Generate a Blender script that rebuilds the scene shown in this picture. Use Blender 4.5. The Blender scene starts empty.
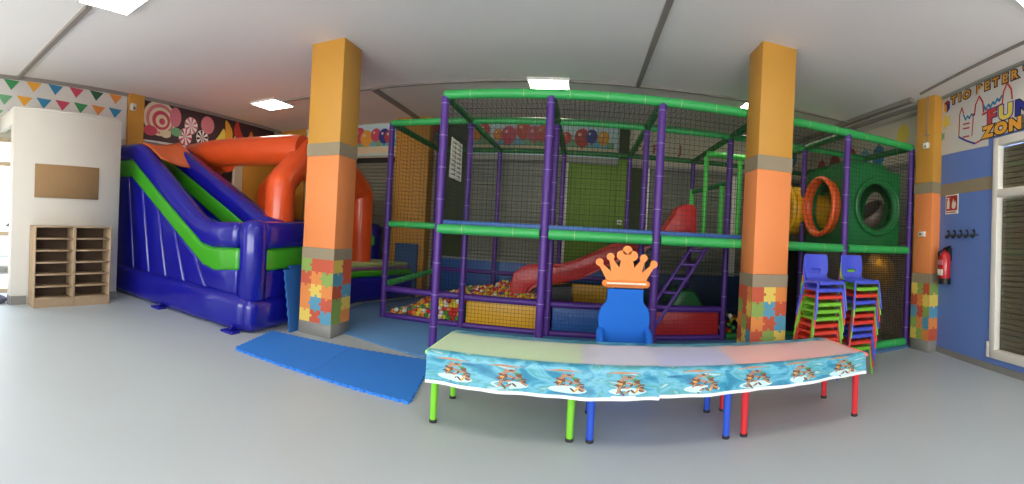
import bpy, math, random
from math import pi, sin, cos, radians
from mathutils import Vector, Matrix
random.seed(7)
S = bpy.context.scene
COL = S.collection
H = 3.546
CAMZ = 1.378

# ------------------------------------------------------------------ materials
def lin(c):
    c /= 255.0
    return c / 12.92 if c <= 0.04045 else ((c + 0.055) / 1.055) ** 2.4
MATS = {}
def mat(name, rgb, rough=.5, var=.06, scale=6., bump=0., metal=0., coat=0., bscale=None, emit=0., trans=0., alpha=1., spec=.5):
    if name in MATS: return MATS[name]
    m = bpy.data.materials.new(name); m.use_nodes = True
    nt = m.node_tree; N = nt.nodes; L = nt.links
    b = N['Principled BSDF']
    c = [lin(x) for x in rgb]
    tc = N.new('ShaderNodeTexCoord'); nz = N.new('ShaderNodeTexNoise')
    nz.inputs['Scale'].default_value = scale; nz.inputs['Detail'].default_value = 4
    L.new(tc.outputs['Object'], nz.inputs['Vector'])
    mx = N.new('ShaderNodeMix'); mx.data_type = 'RGBA'
    mx.inputs[6].default_value = [x * (1 - var) for x in c] + [1]
    mx.inputs[7].default_value = [min(1, x * (1 + var)) for x in c] + [1]
    L.new(nz.outputs['Fac'], mx.inputs[0]); L.new(mx.outputs[2], b.inputs['Base Color'])
    b.inputs['Roughness'].default_value = rough; b.inputs['Metallic'].default_value = metal
    b.inputs['Coat Weight'].default_value = coat
    b.inputs['Specular IOR Level'].default_value = spec
    b.inputs['Transmission Weight'].default_value = trans
    b.inputs['Alpha'].default_value = alpha
    if bump:
        n2 = N.new('ShaderNodeTexNoise'); n2.inputs['Scale'].default_value = bscale or scale * 3; n2.inputs['Detail'].default_value = 3
        L.new(tc.outputs['Object'], n2.inputs['Vector'])
        bp = N.new('ShaderNodeBump'); bp.inputs['Strength'].default_value = bump; bp.inputs['Distance'].default_value = .02
        L.new(n2.outputs['Fac'], bp.inputs['Height']); L.new(bp.outputs['Normal'], b.inputs['Normal'])
    if emit:
        b.inputs['Emission Color'].default_value = c + [1]; b.inputs['Emission Strength'].default_value = emit
    MATS[name] = m
    return m

M_floor = mat('vinyl_floor', (176, 184, 186), .42, .05, 1.3, .05, bscale=40)
M_ceil = mat('ceiling_paint', (236, 230, 224), .9, .04, .7)
M_white = mat('white_paint', (206, 200, 188), .7, .04, 2)
M_cream = mat('wall_cream', (190, 184, 165), .8, .05, 1)
M_blue_wall = mat('blue_wall_paint', (98, 128, 194), .6, .05, 1.5)
M_grey = mat('grey_band', (146, 132, 106), .6, .08, 5)
M_base = mat('grey_baseboard', (128, 126, 120), .5, .08, 5)
M_ochre = mat('ochre_paint', (200, 144, 54), .6, .05, 2)
M_salmon = mat('orange_paint', (232, 138, 76), .6, .05, 2)
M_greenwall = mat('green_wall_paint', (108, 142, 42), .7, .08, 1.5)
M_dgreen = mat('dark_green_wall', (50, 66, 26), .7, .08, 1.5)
M_lintel = mat('grey_lintel', (150, 150, 138), .6, .06, 3)
M_shut = mat('shutter_grey', (124, 128, 114), .5, .1, 3, metal=.2)
M_shut2 = mat('shutter_brown', (116, 104, 84), .5, .12, 3, metal=.15)
M_frame = mat('white_frame', (226, 222, 212), .4, .03, 4)
M_trunk = mat('grey_trunking', (140, 132, 124), .6, .08, 5)
M_lamp = mat('lamp_diffuser', (255, 244, 226), .5, 0, emit=27.)
M_lampf = mat('lamp_frame', (225, 222, 215), .4, .02)
M_wood = mat('oak_board', (168, 144, 114), .55, .16, 14, .1)
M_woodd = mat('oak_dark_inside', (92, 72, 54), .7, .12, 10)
M_cork = mat('cork_board', (150, 118, 80), .9, .16, 60, .2)
M_bluev = mat('blue_vinyl', (22, 22, 142), .2, .10, 3, .12, coat=.3, bscale=5)
M_greenv = mat('green_vinyl', (62, 158, 36), .25, .06, 3, .12, coat=.2, bscale=6)
M_orangev = mat('orange_vinyl', (226, 84, 34), .3, .08, 3, .1, coat=.2, bscale=6)
M_purplev = mat('purple_vinyl', (120, 70, 130), .3, .08, 3)
M_creamv = mat('cream_vinyl', (170, 190, 120), .3, .08, 3)
M_mat = mat('blue_foam', (42, 124, 214), .75, .08, 60, .15, bscale=160)
M_mat2 = mat('dull_blue_foam', (76, 120, 164), .75, .10, 3, .1, bscale=100)
M_post = mat('purple_foam', (76, 36, 126), .45, .08, 6, .08)
M_tie = mat('cable_tie', (160, 140, 200), .5, .05)
M_rail = mat('green_foam', (52, 168, 84), .45, .08, 6, .08)
M_rail2 = mat('dark_green_foam', (30, 112, 52), .5, .08, 6, .08)
M_lgreen = mat('light_green_foam', (78, 200, 80), .45, .08, 6, .08)
M_net = mat('black_net', (40, 44, 36), .8, .05, 20)
M_padY = mat('yellow_pad', (222, 166, 22), .4, .08, 4, .06)
M_padB = mat('blue_pad', (30, 88, 160), .4, .12, 5, .15)
M_padR = mat('red_pad', (176, 28, 28), .35, .12, 5, .2)
M_deck = mat('deck_blue', (36, 86, 150), .5, .08, 4)
M_under = mat('deck_underside', (36, 34, 32), .8, .08, 4)
M_redp = mat('red_plastic', (196, 24, 16), .38, .06, 3, coat=.1)
M_blk = mat('black_plastic', (18, 18, 18), .5, .05)
M_dark = mat('dark_rubber', (40, 36, 38), .7, .05)
M_greenp = mat('green_plastic', (28, 112, 54), .35, .06, 3)
M_yelp = mat('yellow_plastic', (226, 170, 24), .35, .06, 3)
M_orap = mat('orange_plastic', (232, 96, 36), .35, .06, 3)
M_chB = mat('chair_blue', (70, 82, 196), .35, .05, 4)
M_chR = mat('chair_red', (206, 58, 44), .35, .05, 4)
M_chG = mat('chair_green', (112, 180, 48), .35, .05, 4)
M_legG = mat('leg_lime', (126, 206, 50), .35, .04, 4)
M_legB = mat('leg_blue', (44, 86, 200), .35, .04, 4)
M_legR = mat('leg_red', (214, 44, 50), .35, .04, 4)
M_thB = mat('throne_blue', (4, 98, 194), .8, .05, 3, .05)
M_thO = mat('crown_orange', (240, 136, 54), .5, .04, 3)
M_paper = mat('white_paper', (226, 224, 204), .7, .03)
M_ink = mat('ink_grey', (110, 106, 96), .8, .03)
M_red = mat('sign_red', (170, 30, 34), .45, .05)
M_ext = mat('extinguisher_red', (186, 30, 34), .25, .05, coat=.4)
M_banner = mat('banner_white', (208, 203, 195), .6, .04, 2)
M_bannerb = mat('banner_beige', (206, 200, 176), .6, .05, 1)
M_pal = {n: mat('print_' + n, c, .6, .06, 6) for n, c in dict(
    red=(190, 60, 50), orange=(224, 140, 62), yellow=(226, 204, 84), green=(58, 140, 84), mint=(110, 168, 120),
    blue=(46, 128, 166), sky=(104, 176, 190), navy=(42, 48, 140), pink=(206, 120, 130), rose=(196, 70, 92),
    cream=(220, 206, 170), plum=(58, 34, 40), brown=(104, 70, 50), tan=(176, 124, 84), white=(236, 232, 226),
    gold=(226, 160, 50), black=(26, 24, 26), dred=(150, 44, 40), sea=(40, 140, 160), foam=(190, 220, 220), dkgreen=(40, 90, 60)).items()}
PUZ = [mat('puzzle_' + n, c, .6, .05, 5) for n, c in (('red', (192, 84, 54)), ('orange', (220, 134, 66)), ('yellow', (222, 194, 88)), ('green', (134, 162, 78)), ('blue', (84, 148, 172)))]

# ------------------------------------------------------------------ mesh builder
class MB:
    def __init__(s): s.v = []; s.f = []; s.m = []; s.mats = []
    def mi(s, m):
        if m not in s.mats: s.mats.append(m)
        return s.mats.index(m)
    def add(s, vs, fs, m):
        o = len(s.v); k = s.mi(m)
        s.v += [tuple(p) for p in vs]
        for f in fs: s.f.append(tuple(i + o for i in f)); s.m.append(k)
        return s
    def box(s, x0, x1, y0, y1, z0, z1, m):
        v = [(x, y, z) for z in (z0, z1) for y in (y0, y1) for x in (x0, x1)]
        return s.add(v, [(0, 2, 3, 1), (4, 5, 7, 6), (0, 1, 5, 4), (2, 6, 7, 3), (0, 4, 6, 2), (1, 3, 7, 5)], m)
    def obox(s, c, ax, h, m):
        c = Vector(c); a = [Vector(x).normalized() * k for x, k in zip(ax, h)]
        v = [c + a[0] * i + a[1] * j + a[2] * k for k in (-1, 1) for j in (-1, 1) for i in (-1, 1)]
        return s.add(v, [(0, 2, 3, 1), (4, 5, 7, 6), (0, 1, 5, 4), (2, 6, 7, 3), (0, 4, 6, 2), (1, 3, 7, 5)], m)
    def tube(s, pts, r, m, n=12, rs=None, cap=True, closed=False):
        P = [Vector(p) for p in pts]; rings = []
        up = None; k = len(P)
        for i, p in enumerate(P):
            if closed: d = P[(i + 1) % k] - P[i - 1]
            else: d = (P[min(i + 1, k - 1)] - P[max(i - 1, 0)])
            d.normalize()
            if up is None:
                a = Vector((0, 0, 1)) if abs(d.z) < .9 else Vector((1, 0, 0))
            else: a = up
            x = (a - d * a.dot(d)).normalized(); y = d.cross(x); up = x
            rr = rs[i] if rs else r
            rings.append([p + x * rr * cos(2 * pi * j / n) + y * rr * sin(2 * pi * j / n) for j in range(n)])
        v = [q for R_ in rings for q in R_]; f = []
        for i in range(k if closed else k - 1):
            i2 = (i + 1) % k
            for j in range(n):
                f.append((i * n + j, i * n + (j + 1) % n, i2 * n + (j + 1) % n, i2 * n + j))
        if cap and not closed:
            f.append(tuple(range(n - 1, -1, -1))); f.append(tuple((k - 1) * n + j for j in range(n)))
        return s.add(v, f, m)
    def strand(s, p, q, r, m):
        return s.tube([p, q], r, m, n=4, cap=False)
    def prism(s, pts, fr, t0, t1, m, caps=True):
        """pts 2-D, fr(u,v,t)->xyz; counter-clockwise outline extruded from t0 to t1"""
        n = len(pts)
        v = [fr(a, b, t0) for a, b in pts] + [fr(a, b, t1) for a, b in pts]
        f = [(i, (i + 1) % n, n + (i + 1) % n, n + i) for i in range(n)]
        if caps: f += [tuple(range(n - 1, -1, -1)), tuple(range(n, 2 * n))]
        return s.add(v, f, m)
    def flat(s, pts, fr, t, m):
        return s.add([fr(a, b, t) for a, b in pts], [tuple(range(len(pts)))], m)
    def sphere(s, c, r, m, seg=12, rg=8, sc=(1, 1, 1)):
        v = [(c[0], c[1], c[2] + r * sc[2])]; f = []
        for i in range(1, rg):
            t = pi * i / rg
            for j in range(seg):
                a = 2 * pi * j / seg
                v.append((c[0] + r * sc[0] * sin(t) * cos(a), c[1] + r * sc[1] * sin(t) * sin(a), c[2] + r * sc[2] * cos(t)))
        v.append((c[0], c[1], c[2] - r * sc[2])); b = len(v) - 1
        for j in range(seg): f.append((0, 1 + j, 1 + (j + 1) % seg))
        for i in range(rg - 2):
            for j in range(seg):
                a = 1 + i * seg
                f.append((a + j, a + seg + j, a + seg + (j + 1) % seg, a + (j + 1) % seg))
        a = 1 + (rg - 2) * seg
        for j in range(seg): f.append((b, a + (j + 1) % seg, a + j))
        return s.add(v, f, m)
    def build(s, name, parent=None, org=None, bevel=None, ang=35, sub=0, smooth=True):
        me = bpy.data.meshes.new(name)
        if parent is not None: org = parent_org(parent)
        if org is None:
            xs = list(zip(*s.v)); org = ((min(xs[0]) + max(xs[0])) / 2, (min(xs[1]) + max(xs[1])) / 2, min(xs[2]))
        o3 = Vector(org)
        me.from_pydata([tuple(Vector(p) - o3) for p in s.v], [], s.f)
        for m in s.mats: me.materials.append(m)
        me.polygons.foreach_set('material_index', s.m)
        me.update()
        import bmesh
        bm = bmesh.new(); bm.from_mesh(me); bmesh.ops.recalc_face_normals(bm, faces=bm.faces) if not getattr(s, 'keepn', False) else None
        bm.to_mesh(me); bm.free()
        o = bpy.data.objects.new(name, me); COL.objects.link(o)
        if parent is not None: o.parent = parent
        else: o.location = o3
        if smooth:
            me.polygons.foreach_set('use_smooth', [True] * len(me.polygons))
            if not bevel: me.set_sharp_from_angle(angle=radians(ang))
        if bevel:
            b = o.modifiers.new('bevel', 'BEVEL'); b.width = bevel[0]; b.segments = bevel[1]; b.limit_method = 'ANGLE'; b.angle_limit = radians(30); b.harden_normals = False
            b.use_clamp_overlap = True
        if sub:
            q = o.modifiers.new('sub', 'SUBSURF'); q.levels = sub; q.render_levels = sub
        return o
ORG = {}
def parent_org(p):
    o = Vector((0, 0, 0))
    while p is not None: o += Vector(p.location); p = p.parent
    return o
def tag(o, label=None, cat=None, group=None, kind=None):
    if label: o['label'] = label
    if cat: o['category'] = cat
    if group: o['group'] = group
    if kind: o['kind'] = kind
    return o
def thing(name, label, cat, loc, group=None, kind=None):
    o = bpy.data.objects.new(name, None); COL.objects.link(o); o.location = loc; o.empty_display_size = .1
    return tag(o, label, cat, group, kind)
def struct(o, label=None): o['kind'] = 'structure'; (o.__setitem__('label', label) if label else None); return o
def copy_tree(o, parent=None):
    c = o.copy(); COL.objects.link(c)
    if parent is not None: c.parent = parent
    for ch in list(o.children): copy_tree(ch, c)
    return c
# frames: (u,v,t) -> xyz
def frY(y, sgn=-1): return lambda u, v, t: (u, y + sgn * t, v)       # plane facing -Y, u = x, v = z
def frX(x, sgn=1): return lambda u, v, t: (x + sgn * t, u, v)        # plane facing +X
def frZ(z, sgn=1): return lambda u, v, t: (u, v, z + sgn * t)
A0 = Vector((4.45, 4.20, 0)); DW = Vector((-0.21317, -0.97702, 0)); NW = Vector((-0.97702, 0.21317, 0))
def frW(s, z, t):                                                     # slanted right wall: s runs towards the camera
    p = A0 + DW * s + NW * t; return (p.x, p.y, z)
def circ(cx, cy, r, n=20, ry=None, a0=0):
    ry = ry or r; return [(cx + r * cos(a0 + 2 * pi * i / n), cy + ry * sin(a0 + 2 * pi * i / n)) for i in range(n)]
def rect(a, b, c, d): return [(a, c), (b, c), (b, d), (a, d)]
def text_pts(s, size, bold=0.):
    cu = bpy.data.curves.new('t', 'FONT'); cu.body = s; cu.size = size; cu.offset = bold; cu.resolution_u = 3
    ob = bpy.data.objects.new('t', cu); COL.objects.link(ob)
    dg = bpy.context.evaluated_depsgraph_get(); me = bpy.data.meshes.new_from_object(ob.evaluated_get(dg))
    v = [tuple(p.co) for p in me.vertices]; f = [tuple(p.vertices) for p in me.polygons]
    bpy.data.objects.remove(ob); bpy.data.curves.remove(cu); bpy.data.meshes.remove(me)
    return v, f
def put_text(mb, s, size, fr, u, v, t, m, bold=0., rot=0., sx=1., mirror=False):
    V, F = text_pts(s, size, bold); c, sn = cos(rot), sin(rot)
    w = max(p[0] for p in V) if V else 0
    mb.add([fr(u + (p[0] * c - p[1] * sn) * sx * (-1 if mirror else 1), v + p[0] * sn + p[1] * c, t) for p in V], F, m)
    return w

# ------------------------------------------------------------------ camera
cam = bpy.data.cameras.new('camera'); co = bpy.data.objects.new('camera', cam); COL.objects.link(co)
F_ = 435.75624; YH = 231.034
cam.type = 'PANO'; S.render.engine = 'CYCLES'
cam.panorama_type = 'CENTRAL_CYLINDRICAL'
cam.central_cylindrical_range_u_min = -512 / F_; cam.central_cylindrical_range_u_max = 512 / F_
cam.central_cylindrical_range_v_min = -(484 - YH) / F_; cam.central_cylindrical_range_v_max = YH / F_
cam.central_cylindrical_radius = 1.0
rt = Vector((.98555063, .16064558, .05369312)); fw = Vector((-.16097505, .98695676, .00184053)); up = Vector((-.05269712, -.01045719, .99855579))
co.matrix_world = Matrix.Translation((0, 0, CAMZ)) @ Matrix((rt, up, -fw)).transposed().to_4x4()
cam.clip_start = .05; cam.clip_end = 300
S.camera = co

# ------------------------------------------------------------------ room shell
XL, XR, YB, YF = -6.95, 4.72, 8.3, -3.5
struct(MB().box(XL - .2, XR + .4, YF - .2, YB + .2, -.12, 0, M_floor).build('floor'))
struct(MB().box(XL - .2, XR + .4, YF - .2, YB + .2, H, H + .15, M_ceil).build('ceiling'))
b = MB()   # left wall with the glazed opening inside the entrance partition
for y0, y1, z0, z1 in ((3.5, YB + .2, 0, H), (YF, .2, 0, H), (.2, 3.5, 2.55, H), (2.75, 3.5, 0, 2.55)):
    b.box(XL - .18, XL, y0, y1, z0, z1, M_cream)
struct(b.build('wall_left'))
b = MB()   # back wall: piers, lintel, upper wall
b.box(XL, XR + .3, YB, YB + .18, 0, H, M_cream)
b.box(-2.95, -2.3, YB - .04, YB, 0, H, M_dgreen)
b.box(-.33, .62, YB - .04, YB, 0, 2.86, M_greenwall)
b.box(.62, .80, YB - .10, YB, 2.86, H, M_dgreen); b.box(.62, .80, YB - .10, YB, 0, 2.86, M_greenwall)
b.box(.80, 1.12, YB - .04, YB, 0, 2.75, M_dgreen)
b.box(-2.3, .60, YB - .09, YB, 2.74, 2.85, M_lintel)
b.box(.82, XR, YB - .09, YB, 2.72, 2.80, M_lintel)
b.box(-6.9, -3.7, YB - .06, YB, 2.70, 2.80, M_under)
b.box(-7, -6.2, YB - .05, YB, 0, H, M_ochre)
b.box(XL, XL + .05, 6.95, YB, 0, 2.75, M_ochre)
b.box(XL, XL + .06, 3.95, 4.28, 0, H, M_ochre)
struct(b.build('wall_back'))
b = MB()
b.box(XR, XR + .2, 4.2, YB + .2, 0, H, M_cream)
b.prism([(XR + .2, 4.5), (XR + .2, 4.0), (4.45, 4.2), (4.45, 4.3)], frZ(0), 0, H, M_cream)
# slanted blue wall with the shutter opening (s 1.14..3.4, z .22..2.66)
for s0, s1, z0, z1, m in ((0, 1.20, 0, 2.78, M_blue_wall), (1.20, 3.4, 0, .2, M_blue_wall), (3.4, 4.2, 0, 2.78, M_blue_wall), (0, 4.2, 2.78, H, M_banner), (1.20, 3.4, 2.68, 2.78, M_blue_wall)):
    b.prism(rect(s0, s1, z0, z1), frW, -.18, 0, m)
b.prism(rect(0, 1.18, 2.14, 2.30), frW, 0, .006, M_grey)
q = frW(4.2, 0, 0)
b.box(q[0], q[0] + .2, YF, q[1] + .05, 0, H, M_blue_wall)
struct(b.build('wall_right'))
WXR = q[0]
b = MB()   # wall behind the camera, with the big shop windows
for x0, x1, z0, z1 in ((XL, -5.5, 0, H), (-.9, -.6, 0, H), (2.7, XR, 0, H), (-5.5, 2.7, 2.75, H), (-5.5, 2.7, 0, .35)):
    b.box(x0, x1, YF - .18, YF, z0, z1, M_white)
struct(b.build('wall_front'))
struct(MB().prism(rect(0, 4.2, 0, .075), frW, 0, .014, M_base).build('baseboard_right'))
# ceiling trunkings
struct(MB().box(-6.9, -4.25, 1.88, 1.95, H - .035, H, M_trunk).build('trim_1'))
struct(MB().box(-5.2, 4.2, 6.08, 6.12, H - .03, H, M_trunk).build('trim_2'))
struct(MB().box(-3.34, -3.26, 6.1, 8.28, H - .05, H, M_trunk).build('trim_3'))
struct(MB().box(.64, .70, -3, 6.1, H - .03, H, M_trunk).build('trim_4'))
struct(MB().box(4.12, 4.20, 4.5, 8.28, H - .06, H, M_trunk).box(4.40, 4.44, 4.5, 8.28, H - .05, H, M_trunk).build('trim_5'))
struct(MB().prism(rect(0, 4.2, H - .03, H), frW, 0, .04, M_lintel).prism(rect(0, 4.2, H - .025, H), frW, .34, .365, M_trunk).build('trim_6'))
struct(MB().box(XL, XL + .04, 1.4, 8.2, H - .06, H, M_trunk).build('trim_7'))

# roller shutters along the back wall
def shutter(name, x0, x1, z0, z1, y, m=M_shut):
    b = MB(); n = int((z1 - z0) / .075)
    for i in range(n):
        z = z0 + i * (z1 - z0) / n; dz = (z1 - z0) / n
        b.prism([(y, z), (y, z + dz), (y - .006, z + dz * .9), (y - .014, z + dz * .5), (y - .006, z + dz * .08)], lambda a, c, t: (t, a, c), x0, x1, m)
    return struct(b.build(name, ang=20))
shutter('window_2', -2.3, -.42, .05, 2.74, YB - .02)
shutter('window_3', -6.1, -3.7, .05, 2.70, YB - .02)
shutter('window_4', 1.22, 2.9, .05, 2.72, YB - .02, M_shut)
shutter('window_5', 3.02, 4.7, .05, 2.72, YB - .02, M_shut)
struct(MB().box(-.42, -.33, YB - .07, YB, .05, 2.74, M_frame).box(1.12, 1.22, YB - .07, YB, 0, 2.72, M_frame).box(2.9, 3.02, YB - .07, YB, 0, 2.72, M_frame).build('trim_8'))
# dark window in the left wall behind the bouncy castle
w = thing('window_6', None, None, (XL, 6.2, 1.5)); struct(w)
MB().box(XL, XL + .03, 5.6, 6.62, 1.2, 2.55, M_blk).build('pane', w)
g = MB()
for y in (5.58, 6.1, 6.6): g.box(XL, XL + .06, y, y + .05, 1.2, 2.55, M_frame)
for z in (1.2, 2.0, 2.5): g.box(XL, XL + .055, 5.58, 6.65, z, z + .05, M_frame)
g.build('window_frame', w)
# right-hand shop window with the roller shutter behind its glass
w = thing('window_1', None, None, frW(2.2, .15, 0)); struct(w)
g = MB()
for r_ in ((1.18, 1.28, .15, 2.74), (3.36, 3.46, .15, 2.74), (1.18, 3.46, .15, .25), (1.18, 3.46, 2.64, 2.74), (1.18, 3.46, 2.02, 2.12)):
    g.prism(rect(*r_), frW, -.05, .04, M_frame)
g.prism(rect(1.13, 1.18, .15, .33), frW, 0, .04, M_frame)
g.build('window_frame', w, bevel=(.008, 2))
g = MB(); n = 30
for i in range(n):
    z = .18 + i * 1.86 / n; dz = 1.86 / n
    g.prism([(z, -.09), (z + dz * .15, -.075), (z + dz * .8, -.07), (z + dz, -.09), (z + dz, -.10), (z, -.10)], lambda a, c, t: frW(t, a, c), 1.14, 3.38, M_shut2)
for i in range(8):
    z = 2.12 + i * .066
    g.prism([(z, -.09), (z + .01, -.075), (z + .055, -.07), (z + .066, -.09), (z + .066, -.10), (z, -.10)], lambda a, c, t: frW(t, a, c), 1.14, 3.38, M_shut2)
g.build('roller_shutter', w, ang=20)
M_glass = bpy.data.materials.new('window_glass'); M_glass.use_nodes = True
_n = M_glass.node_tree.nodes; _l = M_glass.node_tree.links; _n.remove(_n['Principled BSDF'])
_t = _n.new('ShaderNodeBsdfTransparent'); _t.inputs[0].default_value = (.86, .9, .88, 1); _g = _n.new('ShaderNodeBsdfGlossy'); _g.inputs['Roughness'].default_value = .03
_x = _n.new('ShaderNodeMixShader'); _x.inputs[0].default_value = .08; _l.new(_t.outputs[0], _x.inputs[1]); _l.new(_g.outputs[0], _x.inputs[2]); _l.new(_x.outputs[0], _n['Material Output'].inputs[0])
MB().flat(rect(1.15, 3.37, .24, 2.65), frW, -.03, M_glass).build('pane', w)

# entrance partition (white box) with its door on the near side
b = MB()
PX = -6.06; PZ = 2.83
b.box(PX - .08, PX, 1.62, 3.36, 0, PZ, M_white)
b.box(XL, PX - .08, 3.28, 3.36, 0, PZ, M_white)
b.box(XL, PX - .08, 1.62, 1.70, 2.62, PZ, M_white)
b.box(XL, PX, 1.62, 3.36, PZ, PZ + .03, M_white)
b.box(PX - .16, PX - .08, 1.62, 1.72, 0, 2.62, M_white)
struct(b.build('wall_partition', bevel=(.006, 1)))
struct(MB().box(PX, PX + .012, 1.63, 1.86, 0, .13, M_base).box(PX, PX + .012, 3.1, 3.36, 0, .13, M_base).box(PX - .14, PX + .012, 1.607, 1.62, 0, .13, M_base).build('baseboard_left'))
w = thing('door_1', None, None, (XL, 1.5, 0)); struct(w)
g = MB(); M_alu = mat('door_frame_tan', (196, 172, 140), .4, .06)
for y0, y1 in ((.2, .27), (1.4, 1.46), (2.68, 2.75)): g.box(XL - .12, XL - .04, y0, y1, 0, 2.55, M_alu)
for z in (.0, .95, 2.1, 2.49): g.box(XL - .12, XL - .04, .2, 2.75, z, z + .07, M_alu)
g.build('door_frame', w)
MB().flat(rect(.27, 2.68, .07, 2.49), frX(XL - .085), 0, M_glass).build('pane', w)
# street outside the door
M_street = mat('pale_pavement', (186, 180, 170), .9, .05, 1)
struct(MB().box(-30, XL - .2, -14, 14, -.2, -.06, M_street).build('ground'))
struct(MB().box(-14.6, -14.2, -12, 12, -.06, 5, mat('facade_pale', (226, 220, 208), .9, .04)).build('wall_outside'))
c0 = (-10.2, 3.2, -.06)
w = thing('car', 'pale silver car parked in the street outside the glass door', 'car', c0)
prof = [(-2.1, .32), (-2.1, .75), (-1.9, .9), (-1.0, 1.0), (-.45, 1.42), (.8, 1.45), (1.55, 1.0), (2.05, .92), (2.1, .5), (2.05, .3)]
M_car = mat('silver_paint', (206, 208, 210), .25, .03, coat=.6)
MB().prism(prof, lambda a, c, t: (c0[0] + t, c0[1] + a, c), -.85, .85, M_car).build('body', w, bevel=(.09, 3))
MB().prism([(-.85, 1.02), (-.42, 1.36), (.78, 1.38), (1.35, 1.02)], lambda a, c, t: (c0[0] + t, c0[1] + a, c), -.86, .86, M_blk).build('side_window', w)
for yy in (-1.35, 1.35):
    for xx in (-.8, .62):
        MB().tube([(c0[0] + xx, c0[1] + yy, .26), (c0[0] + xx + .2, c0[1] + yy, .26)], .32, M_blk, n=20).build('wheel', w)

# ------------------------------------------------------------------ pillars with the puzzle panels
def puzzle(mb, fr, u0, u1, z0, z1, nu, nv, cols, t=.004):
    du, dv = (u1 - u0) / nu, (z1 - z0) / nv; rng = random.Random(int(abs(u0 * 977 + z0 * 31 + nu) * 100))
    hs = [[rng.choice((-1, 1)) for _ in range(nv)] for _ in range(nu + 1)]; vs = [[rng.choice((-1, 1)) for _ in range(nv + 1)] for _ in range(nu)]
    def edge(p, q, nx, ny, sg, r):
        # straight edge from p to q with one round knob pushed out along (nx,ny)*sg
        if sg == 0: return [p]
        mx, my = (p[0] + q[0]) / 2, (p[1] + q[1]) / 2
        dx, dy = q[0] - p[0], q[1] - p[1]; L_ = math.hypot(dx, dy); dx /= L_; dy /= L_
        out = [p]
        for k in range(8):
            a = -2.5 + 5.0 * k / 7     # knob around centre
            ox = sin(a) * r * .9; oy = (cos(a) + .75) * r * .9
            out.append((mx + dx * ox + nx * sg * oy, my + dy * ox + ny * sg * oy))
        return out
    r = min(du, dv) * .13
    for i in range(nu):
        for j in range(nv):
            a, b_, c, d = u0 + i * du, u0 + (i + 1) * du, z0 + j * dv, z0 + (j + 1) * dv
            pts = edge((a, c), (b_, c), 0, 1, vs[i][j] if j > 0 else 0, r)
            pts += edge((b_, c), (b_, d), 1, 0, hs[i + 1][j] if i < nu - 1 else 0, r)
            pts += edge((b_, d), (a, d), 0, 1, vs[i][j + 1] if j < nv - 1 else 0, r)
            pts += edge((a, d), (a, c), 1, 0, hs[i][j] if i > 0 else 0, r)
            mb.flat(pts, fr, t, PUZ[cols[(nv - 1 - j) % len(cols)][i % len(cols[0])]])
def pillar(x0, x1, y0, y1, label, faces):
    w = thing('pillar', label, 'pillar', ((x0 + x1) / 2, (y0 + y1) / 2, 0), kind='structure')
    MB().box(x0, x1, y0, y1, 2.328, H, M_ochre).build('upper_shaft', w, bevel=(.006, 2))
    MB().box(x0, x1, y0, y1, 1.062, 2.176, M_salmon).build('lower_shaft', w, bevel=(.006, 2))
    MB().box(x0 - .003, x1 + .003, y0 - .003, y1 + .003, 2.176, 2.328, M_grey).build('grey_band', w)
    MB().box(x0 - .003, x1 + .003, y0 - .003, y1 + .003, .927, 1.062, M_grey).build('grey_band', w)
    MB().box(x0 + .001, x1 - .001, y0 + .001, y1 - .001, .1, .93, PUZ[1]).build('shaft_core', w)
    MB().box(x0 - .006, x1 + .006, y0 - .006, y1 + .006, 0, .155, M_base).build('base_trim', w, bevel=(.004, 1))
    for fr, u0, u1, nu, cols in faces:
        mb = MB(); mb.keepn = True; puzzle(mb, fr, u0, u1, .155, .927, nu, 5, cols); mb.build('puzzle_panel', w, smooth=False)
    return w
R_, O_, Y_, G_, B_ = 0, 1, 2, 3, 4
w = pillar(-3.22, -2.755, 4.33, 4.75, 'square orange and ochre pillar beside the inflatable slide, puzzle pieces round its foot', [
    (frY(4.33), -3.22, -2.755, 3, [[G_, R_, R_], [R_, O_, G_], [O_, Y_, O_], [O_, B_, R_], [Y_, R_, B_]]),
    (frX(-2.755), 4.33, 4.75, 2, [[Y_, R_], [B_, R_], [R_, B_], [G_, Y_], [G_, O_]])])
w = pillar(1.76, 2.165, 4.22, 4.60, 'square orange and ochre pillar rising behind the table with red legs', [
    (frY(4.22), 1.76, 2.165, 3, [[R_, Y_, O_], [G_, B_, R_], [O_, R_, B_], [R_, G_, Y_], [Y_, B_, O_]]),
    (frX(1.76, -1), 4.22, 4.60, 3, [[O_, R_, R_], [Y_, R_, G_], [R_, G_, O_], [B_, Y_, R_], [G_, B_, Y_]])])
w = pillar(4.27, 4.55, 4.15, 4.50, 'ochre and orange pillar against the right wall beside the blue wall', [
    (frX(4.27, -1), 4.15, 4.50, 3, [[O_, G_, Y_], [B_, O_, G_], [G_, R_, B_], [Y_, O_, R_], [R_, G_, Y_]][::-1]),
    (frY(4.15), 4.27, 4.455, 1, [[G_], [Y_], [B_], [O_], [R_]])])
MB().tube([(4.262, 4.28, 2.87), (4.262, 4.28, H)], .008, M_trunk, n=6).tube([(4.262, 4.22, 2.98), (4.262, 4.34, 3.0)], .006, M_trunk, n=6).build('cable', w)
b = thing('wall_sensor', 'small white sensor box high on the ochre part of the right wall pillar', 'sensor', (4.262, 4.27, 2.80))
MB().box(4.222, 4.268, 4.22, 4.32, 2.80, 2.88, M_frame).build('housing', b, bevel=(.01, 2)); MB().box(4.216, 4.223, 4.25, 4.29, 2.815, 2.835, M_ink).build('lens', b)
b = thing('light_switch', 'small white switch box on the orange part of the right wall pillar', 'switch', (4.262, 4.33, 1.56))
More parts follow.
